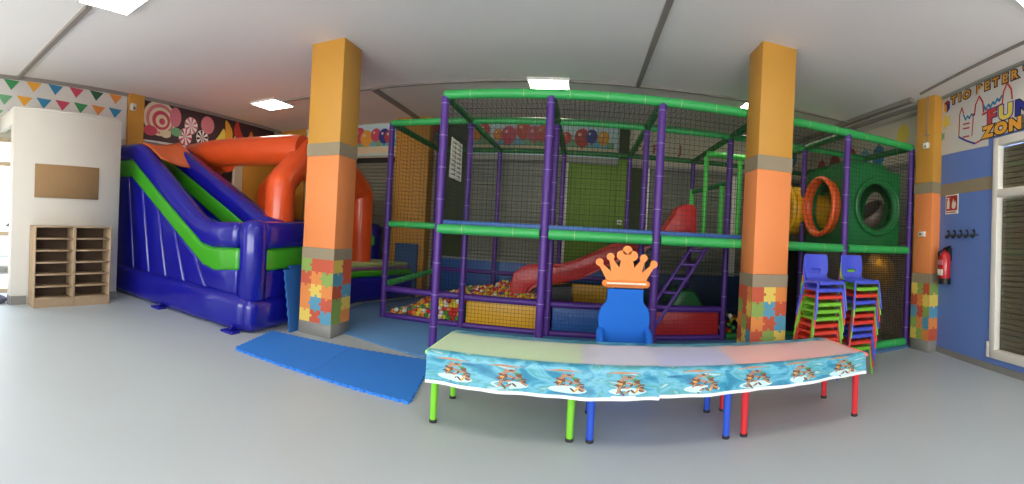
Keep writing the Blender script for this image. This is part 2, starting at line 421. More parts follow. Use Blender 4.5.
MB().box(4.235, 4.268, 4.25, 4.37, 1.57, 1.64, M_frame).build('housing', b, bevel=(.008, 2)); MB().box(4.228, 4.236, 4.30, 4.34, 1.59, 1.62, M_ink).build('button', b)
# padded pier behind the structure
w = thing('pillar', 'ochre pier at the back wall seen through the netting of the play frame', 'pillar', (-3.4, 8.12, 0), kind='structure')
MB().box(-3.75, -3.02, 7.98, YB, 0, H, M_ochre).build('shaft', w, bevel=(.02, 2))

# ------------------------------------------------------------------ ceiling lamps
def lamp(x, y, label, s=.3):
    w = thing('ceiling_lamp', label, 'ceiling lamp', (x, y, H), 'lit ceiling panels over the near half of the room' if 'near half' in label else None)
    f = MB()
    for a in ((x - s, x + s, y - s, y - s + .02), (x - s, x + s, y + s - .02, y + s), (x - s, x - s + .02, y - s + .02, y + s - .02), (x + s - .02, x + s, y - s + .02, y + s - .02)):
        f.box(*a, H - .035, H, M_lampf)
    f.build('lamp_frame', w)
    MB().box(x - s + .02, x + s - .02, y - s + .02, y + s - .02, H - .03, H - .004, M_lamp).build('diffuser', w)
lamp(-3.90, 2.05, 'square lit ceiling panel nearest the flag banner and the white partition')
lamp(-5.44, 6.15, 'square lit ceiling panel over the inflatable castle')
lamp(-.59, 6.30, 'square lit ceiling panel over the middle of the play frame')
lamp(2.60, 6.42, 'square lit ceiling panel half hidden behind the right pillar')
for x, y in ((-.6, 2.06), (2.9, 1.7), (-4.2, -1.9), (-.6, -1.9), (2.6, -1.9)):
    lamp(x, y, 'square lit ceiling panel in the near half of the room, above or behind the viewer')

# ------------------------------------------------------------------ wall prints
def board(name, label, cat, fr, u0, u1, v0, v1, m, t=.02):
    w = thing(name, label, cat, fr((u0 + u1) / 2, v0, 0))
    mb = MB(); mb.prism(rect(u0, u1, v0, v1), fr, 0, t, m); mb.build('sheet', w)
    return w
# bunting banner (left wall)
fl = frX(XL)
w = board('banner', 'white banner printed with rows of coloured bunting flags above the partition', 'banner', fl, .9, 3.93, 2.72, 3.49, M_banner)
g = MB(); g.keepn = True
P_ = M_pal
row1 = ['green', 'orange', 'blue', 'rose', 'dkgreen', 'orange']
for r_, (zt, off, cols) in enumerate(((3.485, 1.66, ['green', 'gold', 'blue', 'rose', 'dkgreen', 'orange']), (3.24, 1.55, ['mint', 'gold', 'blue', 'rose', 'green', 'orange', 'blue', 'rose']), (3.0, 1.40, ['mint', 'sky', 'rose', 'green', 'orange', 'blue', 'gold']))):
    n = 9
    for i in range(-2, n):
        y = off + (i) * (.38 if r_ == 0 else .335)
        if y + .3 > 3.92 or y < .92: continue
        sag = .0
        g.flat([(y, zt), (y + .13, zt - .17), (y + .27, zt - .015)], fl, .022, P_[cols[i % len(cols)]])
g.build('bunting_print', w, smooth=False)
# small speaker beside it
b = thing('wall_speaker', 'tiny white box on the ochre strip beside the flag banner', 'speaker', (XL + .06, 4.02, 3.2))
MB().box(XL + .062, XL + .13, 3.97, 4.07, 3.24, 3.36, M_frame).build('housing', b, bevel=(.01, 2)); MB().tube([(XL + .13, 4.02, 3.28), (XL + .15, 4.02, 3.26)], .025, M_ink, n=10).build('lens', b)
# candy mural
w = board('candy_mural', 'dark mural of swirled sweets, mints and fruit slices above the inflatable slide', 'mural', fl, 4.30, 7.95, 2.76, 3.50, P_['plum'])
g = MB(); g.keepn = True
def lolly(u, v, r, c1, c2, n=8):
    g.flat(circ(u, v, r), fl, .022, P_[c1])
    for i in range(n):
        a = 2 * pi * i / n
        g.flat([(u, v), (u + r * .95 * cos(a), v + r * .95 * sin(a)), (u + r * .95 * cos(a + .25), v + r * .95 * sin(a + .25)), (u + r * .95 * cos(a + .4), v + r * .95 * sin(a + .4))], fl, .024, P_[c2])
for k, (r, c) in enumerate(((.33, 'cream'), (.28, 'pink'), (.23, 'cream'), (.18, 'rose'), (.12, 'cream'), (.06, 'rose'))):
    g.flat(circ(4.66 + .01 * k, 3.20 - .01 * k, r * 1.15, 24, r), fl, .022 + k * .001, P_[c])
g.flat(circ(5.02, 3.28, .14, 16, .19), fl, .030, P_['pink'])
for u, v, r, c in ((4.45, 2.95, .16, 'rose'), (4.8, 2.93, .13, 'cream'), (5.05, 3.0, .14, 'mint')): g.flat(circ(u, v, r, 18, r * .6), fl, .029, P_[c])
lolly(5.42, 3.18, .17, 'pink', 'white'); lolly(5.28, 2.94, .17, 'rose', 'white'); lolly(5.72, 2.98, .16, 'white', 'plum')
g.flat(circ(5.85, 3.26, .18), fl, .026, P_['pink'])
for u, v, a, c, ln in ((6.15, 3.0, .8, 'yellow', .3), (6.40, 3.15, 1.5, 'gold', .3), (6.62, 3.05, .9, 'cream', .26), (6.78, 3.25, -1.0, 'red', .26), (7.05, 3.1, .9, 'orange', .26), (7.3, 3.05, .6, 'cream', .3), (7.62, 3.15, .9, 'red', .26), (7.8, 2.95, .4, 'yellow', .2)):
    pts = []
    for i in range(18):
        t = 2 * pi * i / 18; x = ln * cos(t); y = .11 * sin(t) + .06 * cos(2 * t)
        pts.append((u + x * cos(a) - y * sin(a), v + x * sin(a) + y * cos(a)))
    g.flat(pts, fl, .027 + u * .0003, P_[c])
g.build('sweets_print', w, smooth=False)
MB().box(XL, XL + .06, 4.30, 7.95, 2.73, 2.76, M_frame).build('bottom_rail', w)
# balloon mural on the back wall
fb = frY(YB)
w = board('balloon_mural', 'faded mural of balloons over a pale skyline along the back wall', 'mural', fb, -6.2, .60, 2.86, 3.52, P_['foam'])
g = MB(); g.keepn = True
rr = random.Random(3)
g.flat(rect(-6.15, .58, 2.9, 3.06), fb, .0205, P_['cream'])
x = -6.1
while x < .5:
    hh = rr.uniform(.06, .2); ww = rr.uniform(.08, .2)
    g.flat(rect(x, x + ww, 3.05, 3.06 + hh), fb, .021, P_['sky' if rr.random() < .6 else 'mint']); x += ww
x = -6.05; k = 0
while x < .5:
    r = rr.uniform(.11, .19); z = rr.uniform(3.22, 3.36)
    c = rr.choice(['red', 'orange', 'dred', 'blue', 'rose', 'gold', 'navy', 'red'])
    g.flat(circ(x, z, r * .85, 18, r), fb, .022 + k * .0002, P_[c]); g.flat([(x - .02, z - r - .03), (x + .02, z - r - .03), (x, z - r + .02)], fb, .0225 + k * .0002, P_[c])
    g.flat(circ(x - r * .3, z + r * .35, r * .18, 10), fb, .0235 + k * .0002, P_['cream'])
    x += rr.uniform(.12, .30); k += 1
g.build('balloon_print', w, smooth=False)
w = board('banner', 'beige banner with red lettering on the back wall behind the play frame', 'banner', fb, .82, 4.7, 2.86, 3.50, M_bannerb)
g = MB(); g.keepn = True
put_text(g, 'r', .26, fb, .93, 3.05, .023, P_['dred'], .006); put_text(g, 'c', .26, fb, 1.05, 3.05, .023, P_['dred'], .006); put_text(g, 'P', .25, fb, 1.26, 3.03, .023, P_['dred'], .006)
put_text(g, '.', .26, fb, 1.44, 3.03, .023, P_['dred'], .006); put_text(g, 'J', .24, fb, 1.78, 3.07, .023, P_['dred'], .004)
g.flat(circ(3.6, 3.2, .16, 18, .2), fb, .022, P_['dred']); g.flat(circ(4.2, 3.25, .16, 18, .2), fb, .022, P_['blue'])
g.build('lettering', w, smooth=False)
# balloon banner on the right wall behind the structure
fr_ = frX(XR, -1)
w = board('banner', 'pale banner with yellow, red and blue balloons on the right wall behind the pillar', 'banner', fr_, 4.55, 8.2, 2.80, 3.50, M_bannerb)
g = MB(); g.keepn = True
for u, v, r, c in ((5.28, 3.26, .15, 'yellow'), (5.9, 3.0, .17, 'blue'), (6.3, 2.98, .17, 'sky'), (6.75, 3.05, .2, 'red'), (7.3, 3.02, .2, 'dred'), (7.8, 3.02, .16, 'red')):
    g.flat(circ(u, v, r, 18, r * 1.1), fr_, .022, P_[c]); g.flat(circ(u, v + r * 1.15, r * .15, 8), fr_, .022, P_[c])
g.build('balloon_print', w, smooth=False)
b = MB(); b.box(XR - .05, XR, 4.6, 8.2, 2.68, 2.76, M_lintel); struct(b.build('trim_9'))
# shop banner on the right wall
w = thing('shop_banner', 'white banner with castle outline and FUN ZONE lettering above the blue wall', 'banner', frW(1.6, 2.78, 0))
MB().prism(rect(.0, 3.6, 2.79, 3.51), frW, 0, .012, M_banner).build('sheet', w)
MB().prism([(-.01, 2.72), (1.05, 2.68), (1.05, 2.80), (-.01, 2.80)], frW, .0, .011, M_banner).build('sheet_edge', w)
g = MB(); g.keepn = True
def line(pts, wd, m, t=.016):
    for p, q in zip(pts, pts[1:]):
        dx, dy = q[0] - p[0], q[1] - p[1]; L_ = math.hypot(dx, dy) or 1; nx, ny = -dy / L_ * wd / 2, dx / L_ * wd / 2
        ex, ey = dx / L_ * wd * .3, dy / L_ * wd * .3
        g.flat([(p[0] + nx - ex, p[1] + ny - ey), (p[0] - nx - ex, p[1] - ny - ey), (q[0] - nx + ex, q[1] - ny + ey), (q[0] + nx + ex, q[1] + ny + ey)], frW, t, m)
RD, BL = P_['red'], P_['blue']
line([(.47, 3.20), (.51, 3.28), (.55, 3.20)], .022, RD); line([(.47, 3.20), (.46, 2.90)], .022, RD)
line([(.46, 2.90), (.62, 2.82), (.80, 2.75)], .024, P_['navy'], .017)
line([(.80, 2.75), (1.1, 2.80), (1.5, 2.83), (2.0, 2.83)], .02, RD)
line([(.78, 3.12), (.80, 3.25), (.87, 3.34), (.94, 3.25), (.96, 3.12)], .026, RD)
line([(.76, 3.14), (.74, 2.86)], .02, RD)
line([(.55, 3.18), (.60, 3.10), (.64, 3.14), (.68, 3.10), (.72, 3.15), (.76, 3.11)], .024, BL)
line([(.96, 3.20), (1.0, 3.14), (1.05, 3.19), (1.09, 3.15), (1.13, 3.20), (1.17, 3.17), (1.21, 3.22), (1.25, 3.19), (1.29, 3.24)], .03, BL)
line([(.94, 3.09), (1.10, 3.11), (1.31, 3.14)], .026, RD)
line([(1.30, 3.14), (1.32, 3.28), (1.38, 3.37), (1.45, 3.28), (1.47, 3.16)], .026, RD)
for z in (3.05, 2.99, 2.88): line([(.55, z), (.68, z - .01)], .02, RD)
# letters: "FUN" over "ZONE", dark outline behind colour
def letter(ch, size, u, v, m, t, mo='black', b1=.014, b2=.026, sx=1.45):
    # frW runs right-to-left in s as seen from the room, s grows towards the camera = to the right in view
    put_text(g, ch, size, frW, u, v, t, P_[mo], b2, sx=sx); put_text(g, ch, size, frW, u, v, t + .003, m, b1, sx=sx)
for ch, u, c in (('F', 1.04, 'red'), ('U', 1.25, 'yellow'), ('N', 1.53, 'navy')):
    letter(ch, .225, u, 2.955, P_[c], .018, 'navy' if c != 'navy' else 'black')
for ch, u in (('Z', .97), ('O', 1.18), ('N', 1.43), ('E', 1.68)):
    letter(ch, .18, u, 2.79, P_['gold'], .019)
u = .27
for ch in 'TIO PETER\'S':
    if ch != ' ':
        wd = put_text(g, ch, .145, frW, u, 3.385, .018, P_['plum'], .019, sx=1.35); put_text(g, ch, .145, frW, u, 3.385, .021, P_['gold'], .004, sx=1.35)
        u += wd * 1.35 + .032
    else: u += .07
# little cube emblem before the name
g.flat([(.10, 3.34), (.17, 3.29), (.17, 3.40), (.10, 3.44)], frW, .018, P_['gold']); g.flat([(.17, 3.29), (.24, 3.34), (.24, 3.44), (.17, 3.40)], frW, .018, P_['navy']); g.flat([(.10, 3.44), (.17, 3.40), (.24, 3.44), (.17, 3.47)], frW, .018, P_['dred'])
for u_, v_, r_, c in ((.16, 3.17, .12, 'yellow'), (.08, 2.98, .07, 'mint'), (.35, 3.05, .05, 'cream')):
    pts = [(u_ + r_ * (1 if i % 2 else .55) * cos(pi * i / 5), v_ + r_ * (1 if i % 2 else .55) * sin(pi * i / 5)) for i in range(10)]
    g.flat(pts, frW, .014, P_[c])
g.build('lettering', w, smooth=False)

# cork board on the partition
w = thing('notice_board', 'plain brown cork notice board on the white partition above the shelves', 'notice board', (PX, 2.47, 1.57))
MB().box(PX, PX + .022, 1.95, 2.98, 1.573, 2.06, M_cork).build('sheet', w, bevel=(.003, 1))

# shoe shelves
def cubby(y0, y1, label):
    w = thing('shoe_rack', label, 'shoe rack', (PX + .12, (y0 + y1) / 2, 0), 'shoe racks against the partition')
    x0, x1, z1 = PX + .012, PX + .27, 1.165
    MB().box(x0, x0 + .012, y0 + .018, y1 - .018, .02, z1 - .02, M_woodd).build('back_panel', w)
    for y in (y0, y1 - .022): MB().box(x0, x1, y, y + .022, 0, z1, M_wood).build('side_panel', w, bevel=(.002, 1))
    MB().box(x0, x1, y0 + .022, y1 - .022, z1 - .022, z1, M_wood).build('top_panel', w, bevel=(.002, 1))
    MB().box(x1 - .02, x1 - .002, y0 + .022, y1 - .022, 0, .115, M_wood).build('plinth', w)
    for i in range(6):
        z = .115 + i * (1.03 / 6)
        MB().box(x0 + .012, x1 - .004, y0 + .022, y1 - .022, z, z + .02, M_wood).build('shelf', w, bevel=(.002, 1))
cubby(1.89, 2.50, 'empty wooden shoe rack of six shelves next to the entrance door')
cubby(2.50, 3.10, 'empty wooden shoe rack of six shelves next to the inflatable slide')
# bag on the floor at the door
w = thing('bag', 'dark grey bag with black strap lying on the floor at the entrance', 'bag', (-6.24, 1.48, 0))
MB().sphere((-6.26, 1.45, .05), .16, mat('bag_grey', (84, 84, 100), .8, .1, 30), 16, 10, (1.0, 1.1, .42)).build('body', w)
MB().sphere((-6.42, 1.42, .16), .09, M_blk, 14, 8, (1, 1, .9)).build('flap', w)

# ------------------------------------------------------------------ inflatable castle
w = thing('inflatable_castle', 'blue, green and orange inflatable slide and bouncy castle in the left corner', 'inflatable castle', (-5.2, 5.5, 0))
XI = -3.45
def ipart(name, pts, fr, t0, t1, m, bv=.08, seg=4):
    return MB().prism(pts, fr, t0, t1, m).build(name, w, bevel=(bv, seg))
f37 = frY(3.72)
# near wall: base tube, recessed side panel, green band, top bolster
ipart('base_tube', [(-6.93, .0), (-3.56, .0), (-3.56, .44), (-6.93, .50)], frY(3.67), -.45, 0, M_bluev, .13, 5)
lo = [(-6.93, .44), (-3.78, .40), (-3.78, .76), (-4.20, .70), (-4.45, .75), (-6.38, 2.02), (-6.93, 2.04)]
def zlow(x):
    P = [(-6.93, 2.04), (-6.38, 2.02), (-4.45, .75), (-4.2, .70), (-3.78, .76)]
    for (a, za), (b_, zb) in zip(P, P[1:]):
        if a <= x <= b_: return za + (zb - za) * (x - a) / (b_ - a)
    return P[-1][1]
xs = [-6.93, -6.5, -6.02, -5.55, -5.1, -4.62, -3.78]
for a, b_ in zip(xs, xs[1:]):
    mid = [x for x in (-6.38, -4.45, -4.2) if a < x < b_]
    pts = [(min(a + (.28 if a > -6.9 else 0), -3.8), .44), (min(b_ + .28, -3.78), .42)] + [(b_, zlow(b_))] + [(x, zlow(x)) for x in reversed(mid)] + [(a, zlow(a))]
    ipart('side_panel', pts, frY(3.76), -.32, 0, M_bluev, .05, 4)
ipart('green_band', [(-6.93, 2.02), (-6.39, 2.00), (-4.44, .73), (-4.20, .68), (-3.76, .73), (-3.76, 1.01), (-4.25, .985), (-4.46, 1.02), (-5.59, 1.75), (-6.36, 2.29), (-6.93, 2.32)], frY(3.745), -.3, 0, M_greenv, .05, 4)
ipart('top_bolster', [(-6.93, 2.30), (-6.36, 2.27), (-5.59, 1.73), (-4.46, 1.0), (-4.25, .97), (-3.76, 1.0), (-3.76, 1.33), (-4.30, 1.315), (-4.58, 1.40), (-5.93, 2.38), (-6.18, 2.55), (-6.93, 2.60)], frY(3.71), -.28, 0, M_bluev, .11, 5)
# rounded corner column and end wall of the landing
MB().tube([(-3.645, 3.90, .36), (-3.645, 3.90, .42), (-3.645, 3.90, 1.26), (-3.645, 3.90, 1.33), (-3.645, 3.90, 1.36)], .2, M_bluev, n=24, rs=[.13, .175, .175, .15, .06]).build('corner_column', w, ang=80)
fE = frX(XI)
ipart('end_panel', [(3.72, 0), (5.05, 0), (5.05, .42), (3.72, .42)], frX(XI - .02), -.42, 0, M_bluev, .12, 5)
ipart('end_panel', [(3.95, .38), (5.05, .38), (5.05, .76), (3.95, .76)], frX(XI - .05), -.3, 0, M_bluev, .05, 4)
ipart('green_band', [(3.92, .74), (5.05, .76), (5.05, 1.04), (3.92, 1.01)], frX(XI - .03), -.3, 0, M_greenv, .05, 4)
ipart('top_bolster', [(3.90, 1.0), (5.05, 1.03), (5.05, 1.37), (3.90, 1.34)], frX(XI), -.34, 0, M_bluev, .10, 5)
# far wall of the slide lane
f45 = frY(4.50)
ipart('green_band', [(-6.93, 1.5), (-6.5, 2.15), (-4.3, .95), (-3.8, .85), (-3.8, 1.1), (-4.3, 1.25), (-6.5, 2.42), (-6.93, 2.45)], f45, -.3, 0, M_greenv, .05, 4)
ipart('side_panel', [(-6.93, .3), (-3.8, .3), (-3.8, .9), (-4.3, 1.0), (-6.5, 2.2), (-6.93, 2.2)], frY(4.53), -.3, 0, M_bluev, .04, 3)
ipart('top_bolster', [(-6.93, 2.38), (-6.45, 2.36), (-4.3, 1.20), (-3.8, 1.10), (-3.8, 1.36), (-4.1, 1.43), (-6.25, 2.62), (-6.93, 2.66)], frY(4.48), -.34, 0, M_bluev, .11, 5)
# sliding lane and canopy
ipart('slide_lane', [(-6.9, .2), (-3.8, .2), (-3.8, .45), (-4.4, .55), (-6.3, 1.75), (-6.9, 1.8)], frY(4.0), -.5, 0, M_bluev, .03, 3)
M_canopy = mat('canopy_cloth', (214, 104, 52), .6, .08, 6)
g = MB(); nx, ny = 8, 6; vv = []; ff = []
for i in range(nx + 1):
    for j in range(ny + 1):
        u_, v_ = i / nx, j / ny; a = Vector((-6.22, 3.84, 2.58)).lerp(Vector((-6.20, 4.6, 2.66)), v_); c = Vector((-5.66, 3.86, 2.27)).lerp(Vector((-5.72, 4.72, 2.20)), v_)
        p = a.lerp(c, u_); p.z += .03 * sin(pi * u_) - .05 * sin(pi * v_); vv.append(tuple(p))
for i in range(nx):
    for j in range(ny):
        k = i * (ny + 1) + j; ff.append((k, k + 1, k + ny + 2, k + ny + 1))
g.add(vv, ff, M_canopy); o = g.build('canopy', w, ang=80); q = o.modifiers.new('s', 'SOLIDIFY'); q.thickness = .02
# bouncing bed behind
bed = [(-6.93, 5.0), (-3.72, 5.0), (-3.62, 6.6), (-3.14, 7.85), (-6.93, 8.1)]
MB().prism(bed, frZ(0), 0, .46, M_bluev).build('bed_base', w, bevel=(.1, 4))
MB().prism([(x - .02 if x > -6 else x, y) for x, y in bed], frZ(.44), 0, .12, M_greenv).build('green_band', w, bevel=(.05, 3))
MB().prism([(x - .08 if x > -6 else x, y) for x, y in bed], frZ(.55), 0, .06, M_purplev).build('purple_band', w, bevel=(.025, 3))
MB().prism([(x - .14 if x > -6 else x, y) for x, y in bed], frZ(.60), 0, .08, M_creamv).build('bed_top', w, bevel=(.03, 3))
MB().prism(rect(-6.93, -4.0, 7.75, 8.15), frZ(.6), 0, .8, M_bluev).build('back_wall_bolster', w, bevel=(.12, 4))
MB().prism(rect(-6.93, -4.0, 7.72, 7.80), frZ(.95), 0, .2, M_greenv).build('green_band', w, bevel=(.03, 3))
# orange arch over the right edge and the beam to the tower
def arch_path(P, k=4):
    out = []
    for i, p in enumerate(P):
        p = Vector(p)
        if 0 < i < len(P) - 1:
            a, c = Vector(P[i - 1]), Vector(P[i + 1]); d1 = (a - p).normalized() * .07; d2 = (c - p).normalized() * .07
            for j in range(k + 1):
                t = j / k; out.append((p + d1) * (1 - t) ** 2 + p * 2 * t * (1 - t) + (p + d2) * t * t)
        else: out.append(p)
    return out
XA = -4.05
MB().tube(arch_path([(XA, 4.84, .66), (XA, 4.84, 1.90), (XA, 5.45, 2.46), (XA, 6.35, 2.46), (XA + .05, 7.15, 1.95), (XA + .05, 7.18, .60)]), .215, M_orangev, n=24).build('arch', w, ang=80)
MB().tube([(-6.75, 5.2, 2.52), (-6.6, 5.2, 2.52), (-5.9, 5.22, 2.52), (-4.2, 5.28, 2.46), (-4.0, 5.28, 2.46)], .2, M_orangev, n=24, rs=[.12, .225, .24, .235, .21]).build('cross_beam', w, ang=80)
MB().tube(arch_path([(-6.45, 5.4, .66), (-6.45, 5.42, 2.1), (-6.1, 5.4, 2.4), (-5.8, 5.4, 2.42)]), .22, M_orangev, n=24).build('arch', w, ang=80)
MB().tube(arch_path([(-6.5, 7.3, .66), (-6.5, 7.3, 2.0), (-6.0, 7.3, 2.42), (-4.5, 7.25, 2.42), (-4.05, 7.2, 2.0)]), .22, M_orangev, n=24).build('arch', w, ang=80)
# ground anchors and the printed plate on the side
for x in (-3.72, -5.25):
    a = MB(); a.box(x - .10, x + .10, 3.56 if x < -3.4 else 3.70, 3.70 if x < -3.4 else 3.84, 0.0, .03, M_bluev); a.tube([(x, 3.62, .03), (x, 3.66, .075), (x + .02, 3.70, .03)], .014, M_bluev, n=8)
    a.build('anchor_tab', w, bevel=(.012, 2))
# ------------------------------------------------------------------ mats
def jig(p, q, tooth=.04, amp=.014):
    p, q = Vector(p), Vector(q); L_ = (q - p).length; n = max(2, int(L_ / tooth)); d = (q - p) / L_; nn = Vector((d.y, -d.x)); out = []
    for i in range(n):
        s = i * L_ / n; e = (i + 1) * L_ / n; o = amp if i % 2 else 0
        m_ = (e - s) * .12
        out += [tuple(p + d * (s + (m_ if i % 2 == 0 else -m_ * .6)) + nn * o), tuple(p + d * (e + (-m_ if i % 2 == 0 else m_ * .6)) + nn * o)]
    return out
def mat_tile(corners, z0, th, m):
    pts = []
    for a, c in zip(corners, corners[1:] + corners[:1]): pts += jig(a, c)
    return MB().prism(pts, frZ(z0), 0, th, m)
c1 = [(-3.19, 3.19), (-2.20, 3.15), (-2.28, 4.10), (-3.42, 4.02)]
c2 = [(-2.18, 3.15), (-1.26, 3.10), (-1.42, 4.20), (-2.26, 4.10)]
o = mat_tile([(-3.19, 3.20), (-2.22, 3.17), (-2.36, 4.12), (-3.40, 4.04)], .002, .022, M_mat).build('foam_mat')
tag(o, 'bright blue foam floor mat nearer the inflatable slide', 'mat', 'bright blue puzzle mats on the floor')
o = mat_tile([(-2.20, 3.17), (-1.24, 3.13), (-1.44, 4.20), (-2.34, 4.12)], .002, .022, M_mat).build('foam_mat')
tag(o, 'bright blue foam floor mat nearer the party table', 'mat', 'bright blue puzzle mats on the floor')
# upright mats leaning against the inflatable
def leaning(y0, y1, xb, xt, zt, label, m=M_mat):
    pts = [(y0, 0), (y1, 0)] + [(y1 - (.015 if i % 2 else 0), zt * i / 14) for i in range(1, 14)] + [(y1, zt), (y0, zt)] + [(y0 + (.02 if i % 2 else 0), zt * (1 - i / 14)) for i in range(1, 14)]
    o = MB().prism(pts, lambda a, c, t: (xb + (xt - xb) * c / zt + t, a, c), 0, .02, m).build('foam_mat')
    return tag(o, label, 'mat', 'blue mats propped on edge beside the inflatable')
leaning(4.20, 4.80, -3.28, -3.41, .76, 'blue foam mat leaning against the inflatable end wall, outer one beside the pillar', mat('leaning_blue', (34, 100, 170), .7, .08, 30))
leaning(4.34, 4.90, -3.325, -3.44, .80, 'blue foam mat leaning directly on the inflatable end wall, behind the outer leaning mat', mat('leaning_blue2', (34, 92, 160), .7, .08, 30))
o = MB().prism(rect(-3.60, -3.12, .0, 1.04), frY(7.94), 0, .06, mat('dull_mat', (42, 82, 130), .7, .08, 8)).build('foam_mat', bevel=(.01, 2))
tag(o, 'dull blue foam mat standing against the ochre pier behind the bouncy castle', 'mat')
# soft floor under the play frame
fl_pts = [(-3.45, 4.86), (-1.62, 4.30), (4.2, 4.52), (4.66, 4.6), (4.66, 8.2), (-3.0, 8.2), (-3.05, 7.85), (-3.55, 6.6)]
o = MB().prism(fl_pts, frZ(.001), 0, .018, M_mat2).build('play_mat', bevel=(.004, 1))
tag(o, 'large dull blue foam flooring spread under the play frame', 'play mat')

# ------------------------------------------------------------------ play frame
PF = thing('soft_play_gym', 'two storey soft play frame of purple posts, green rails and black nets', 'play frame', (.8, 6.3, 0))
GX = [-2.8, -1.6, -.41, .8, 2.0, 3.2, 4.345]
GY = [4.67, 5.82, 7.95]
ZT, ZM = 2.884, 1.372
def post(x, y, r=.046, z1=ZT, m=M_post):
    b = MB(); b.tube([(x, y, .02), (x, y, z1 - .02)], r, m, n=14)
    t = b
    for k in range(1, int(z1 / .36) + 1):
        z = k * .36 - .1
        t.tube([(x, y, z), (x, y, z + .006)], r + .0015, M_tie, n=14)
    b.build('post', PF)
def rail(p, q, r=.048, m=M_rail, name='rail', ties=True):
    b = MB(); b.tube([p, q], r, m, n=14)
    if ties:
        p, q = Vector(p), Vector(q); L_ = (q - p).length; t = b; n = max(1, int(L_ / .4)); d = (q - p).normalized()
        for i in range(n):
            c = p + d * (L_ * (i + .5) / n); t.tube([c - d * .003, c + d * .003], r + .0015, M_creamv if m is not M_post else M_tie, n=14)
    b.build(name, PF)
for i in range(1, 7): post(GX[i], GY[0])
for i in range(0, 7): post(GX[i], GY[1], .042)
for i in range(0, 7): post(GX[i], GY[2], .042)
for i in range(1, 6): rail((GX[i], GY[0], ZT), (GX[i + 1], GY[0], ZT), .052)
for i in range(0, 6):
    rail((GX[i], GY[1], ZT), (GX[i + 1], GY[1], ZT), .048, M_rail)
    rail((GX[i], GY[2], ZT), (GX[i + 1], GY[2], ZT), .045, M_rail2)
for i in range(1, 7): rail((GX[i], GY[0], ZT), (GX[i], GY[1], ZT), .046, M_rail2)
for i in range(0, 7): rail((GX[i], GY[1], ZT), (GX[i], GY[2], ZT), .046, M_rail2)
for i in range(1, 6): rail((GX[i] + (.05 if i > 1 else 0), GY[0] - .01, ZM), (GX[i + 1] - .05, GY[0] - .01, ZM), .055)
rail((GX[0] + .04, GY[1], ZM + .03), (GX[1] - .04, GY[1], ZM + .03), .046)
rail((GX[0], GY[1] + .05, .50), (GX[0], GY[2], .54), .046)
for i in range(0, 4):
    rail((GX[i] + .04, GY[1], .445), (GX[i + 1] - .04, GY[1], .445), .046, M_post, ties=False)
    rail((GX[i] + .04, GY[1], .055), (GX[i + 1] - .04, GY[1], .055), .04, M_post, ties=False)
for i in range(0, 3): rail((GX[i] + .04, GY[2], .60), (GX[i + 1] - .04, GY[2], .60), .04, M_post, ties=False)
rail((GX[5] - .1, GY[0], .06), (GX[6] - .04, GY[0], .06), .055, M_rail)
rail((GX[6] - .02, GY[0] + .05, .06), (GX[6] - .02, GY[1], .06), .05, M_rail2)
rail((GX[4] + .05, GY[1], .06), (GX[6] - .05, GY[1], .06), .05, M_rail2)
rail((GX[0] + .02, GY[2], ZM), (GX[6], GY[2], ZM), .045, M_rail2, ties=False)
# deck of the upper storey
MB().box(GX[1] + .03, GX[6] - .03, GY[0] + .06, GY[1] + .5, ZM - .03, ZM + .02, M_under).build('deck', PF)
MB().box(GX[1] + .03, GX[4] - .02, GY[0] + .0, GY[1] + .5, ZM + .02, ZM + .10, M_deck).build('deck_pad', PF, bevel=(.012, 2))
MB().box(GX[4] + .02, GX[6] - .03, GY[0] + .05, GY[1] + 1.6, ZM + .02, ZM + .05, M_under).build('deck_pad', PF)
MB().box(.9, GX[6], GY[1] + .5, GY[2], ZM - .03, ZM + .03, M_under).build('deck', PF)
# pads along the ball pit
def pad(x0, x1, y, z0, z1, m, th=.05): MB().box(x0, x1, y, y + th, z0, z1, m).build('pad', PF, bevel=(.015, 3))
pad(GX[1] + .06, GX[2] - .06, GY[1] + .03, .08, .42, M_padY)
pad(GX[2] + .06, GX[3] - .06, GY[1] + .03, .08, .42, M_padB)
pad(GX[3] + .06, GX[4] - .06, GY[1] + .0, .08, .43, M_padR)
pad(-.75, .62, GY[2] - .12, .08, .50, M_padY)
pad(-2.7, -.45, YB - .14, .02, .80, M_padB); pad(.65, 4.5, YB - .14, .02, .72, mat('dark_blue_pad', (28, 60, 96), .5, .1, 4))
MB().box(-2.7, -.45, YB - .15, YB - .09, .80, .83, M_lintel).build('pad_trim', PF); MB().box(-.45, 4.5, YB - .15, YB - .09, .745, .775, M_lintel).build('pad_trim', PF)
pad(-.42, .62, YB - .14, .48, .74, M_padB)
# nets
def net(fr, u0, u1, v0, v1, s=.055, r=.0019, m=M_net, t=0.):
    b = MB(); nu = max(1, round((u1 - u0) / s)); nv = max(1, round((v1 - v0) / s))
    for i in range(nu + 1):
        u = u0 + (u1 - u0) * i / nu; b.strand(fr(u, v0, t), fr(u, v1, t), r, m)
    for j in range(nv + 1):
        v = v0 + (v1 - v0) * j / nv; b.strand(fr(u0, v, t), fr(u1, v, t), r, m)
    b.build('net', PF, smooth=False)
for i in range(1, 6): net(frY(GY[0]), GX[i] + .04, GX[i + 1] - .04, ZM + .06, ZT - .05)
for i in range(0, 6): net(frZ(ZT), GX[i], GX[i + 1], GY[0] if i else GY[1], GY[1] if i else GY[2], .05)
for i in range(1, 6): net(frZ(ZT), GX[i], GX[i + 1], GY[1], GY[2], .06)
net(frY(GY[1]), GX[0] + .04, GX[1] - .04, ZM + .06, ZT - .05); net(frY(GY[1]), GX[0] + .04, GX[1] - .04, .48, ZM)
net(frY(GY[1]), GX[0] + .04, GX[1] - .04, .08, .41, .045)
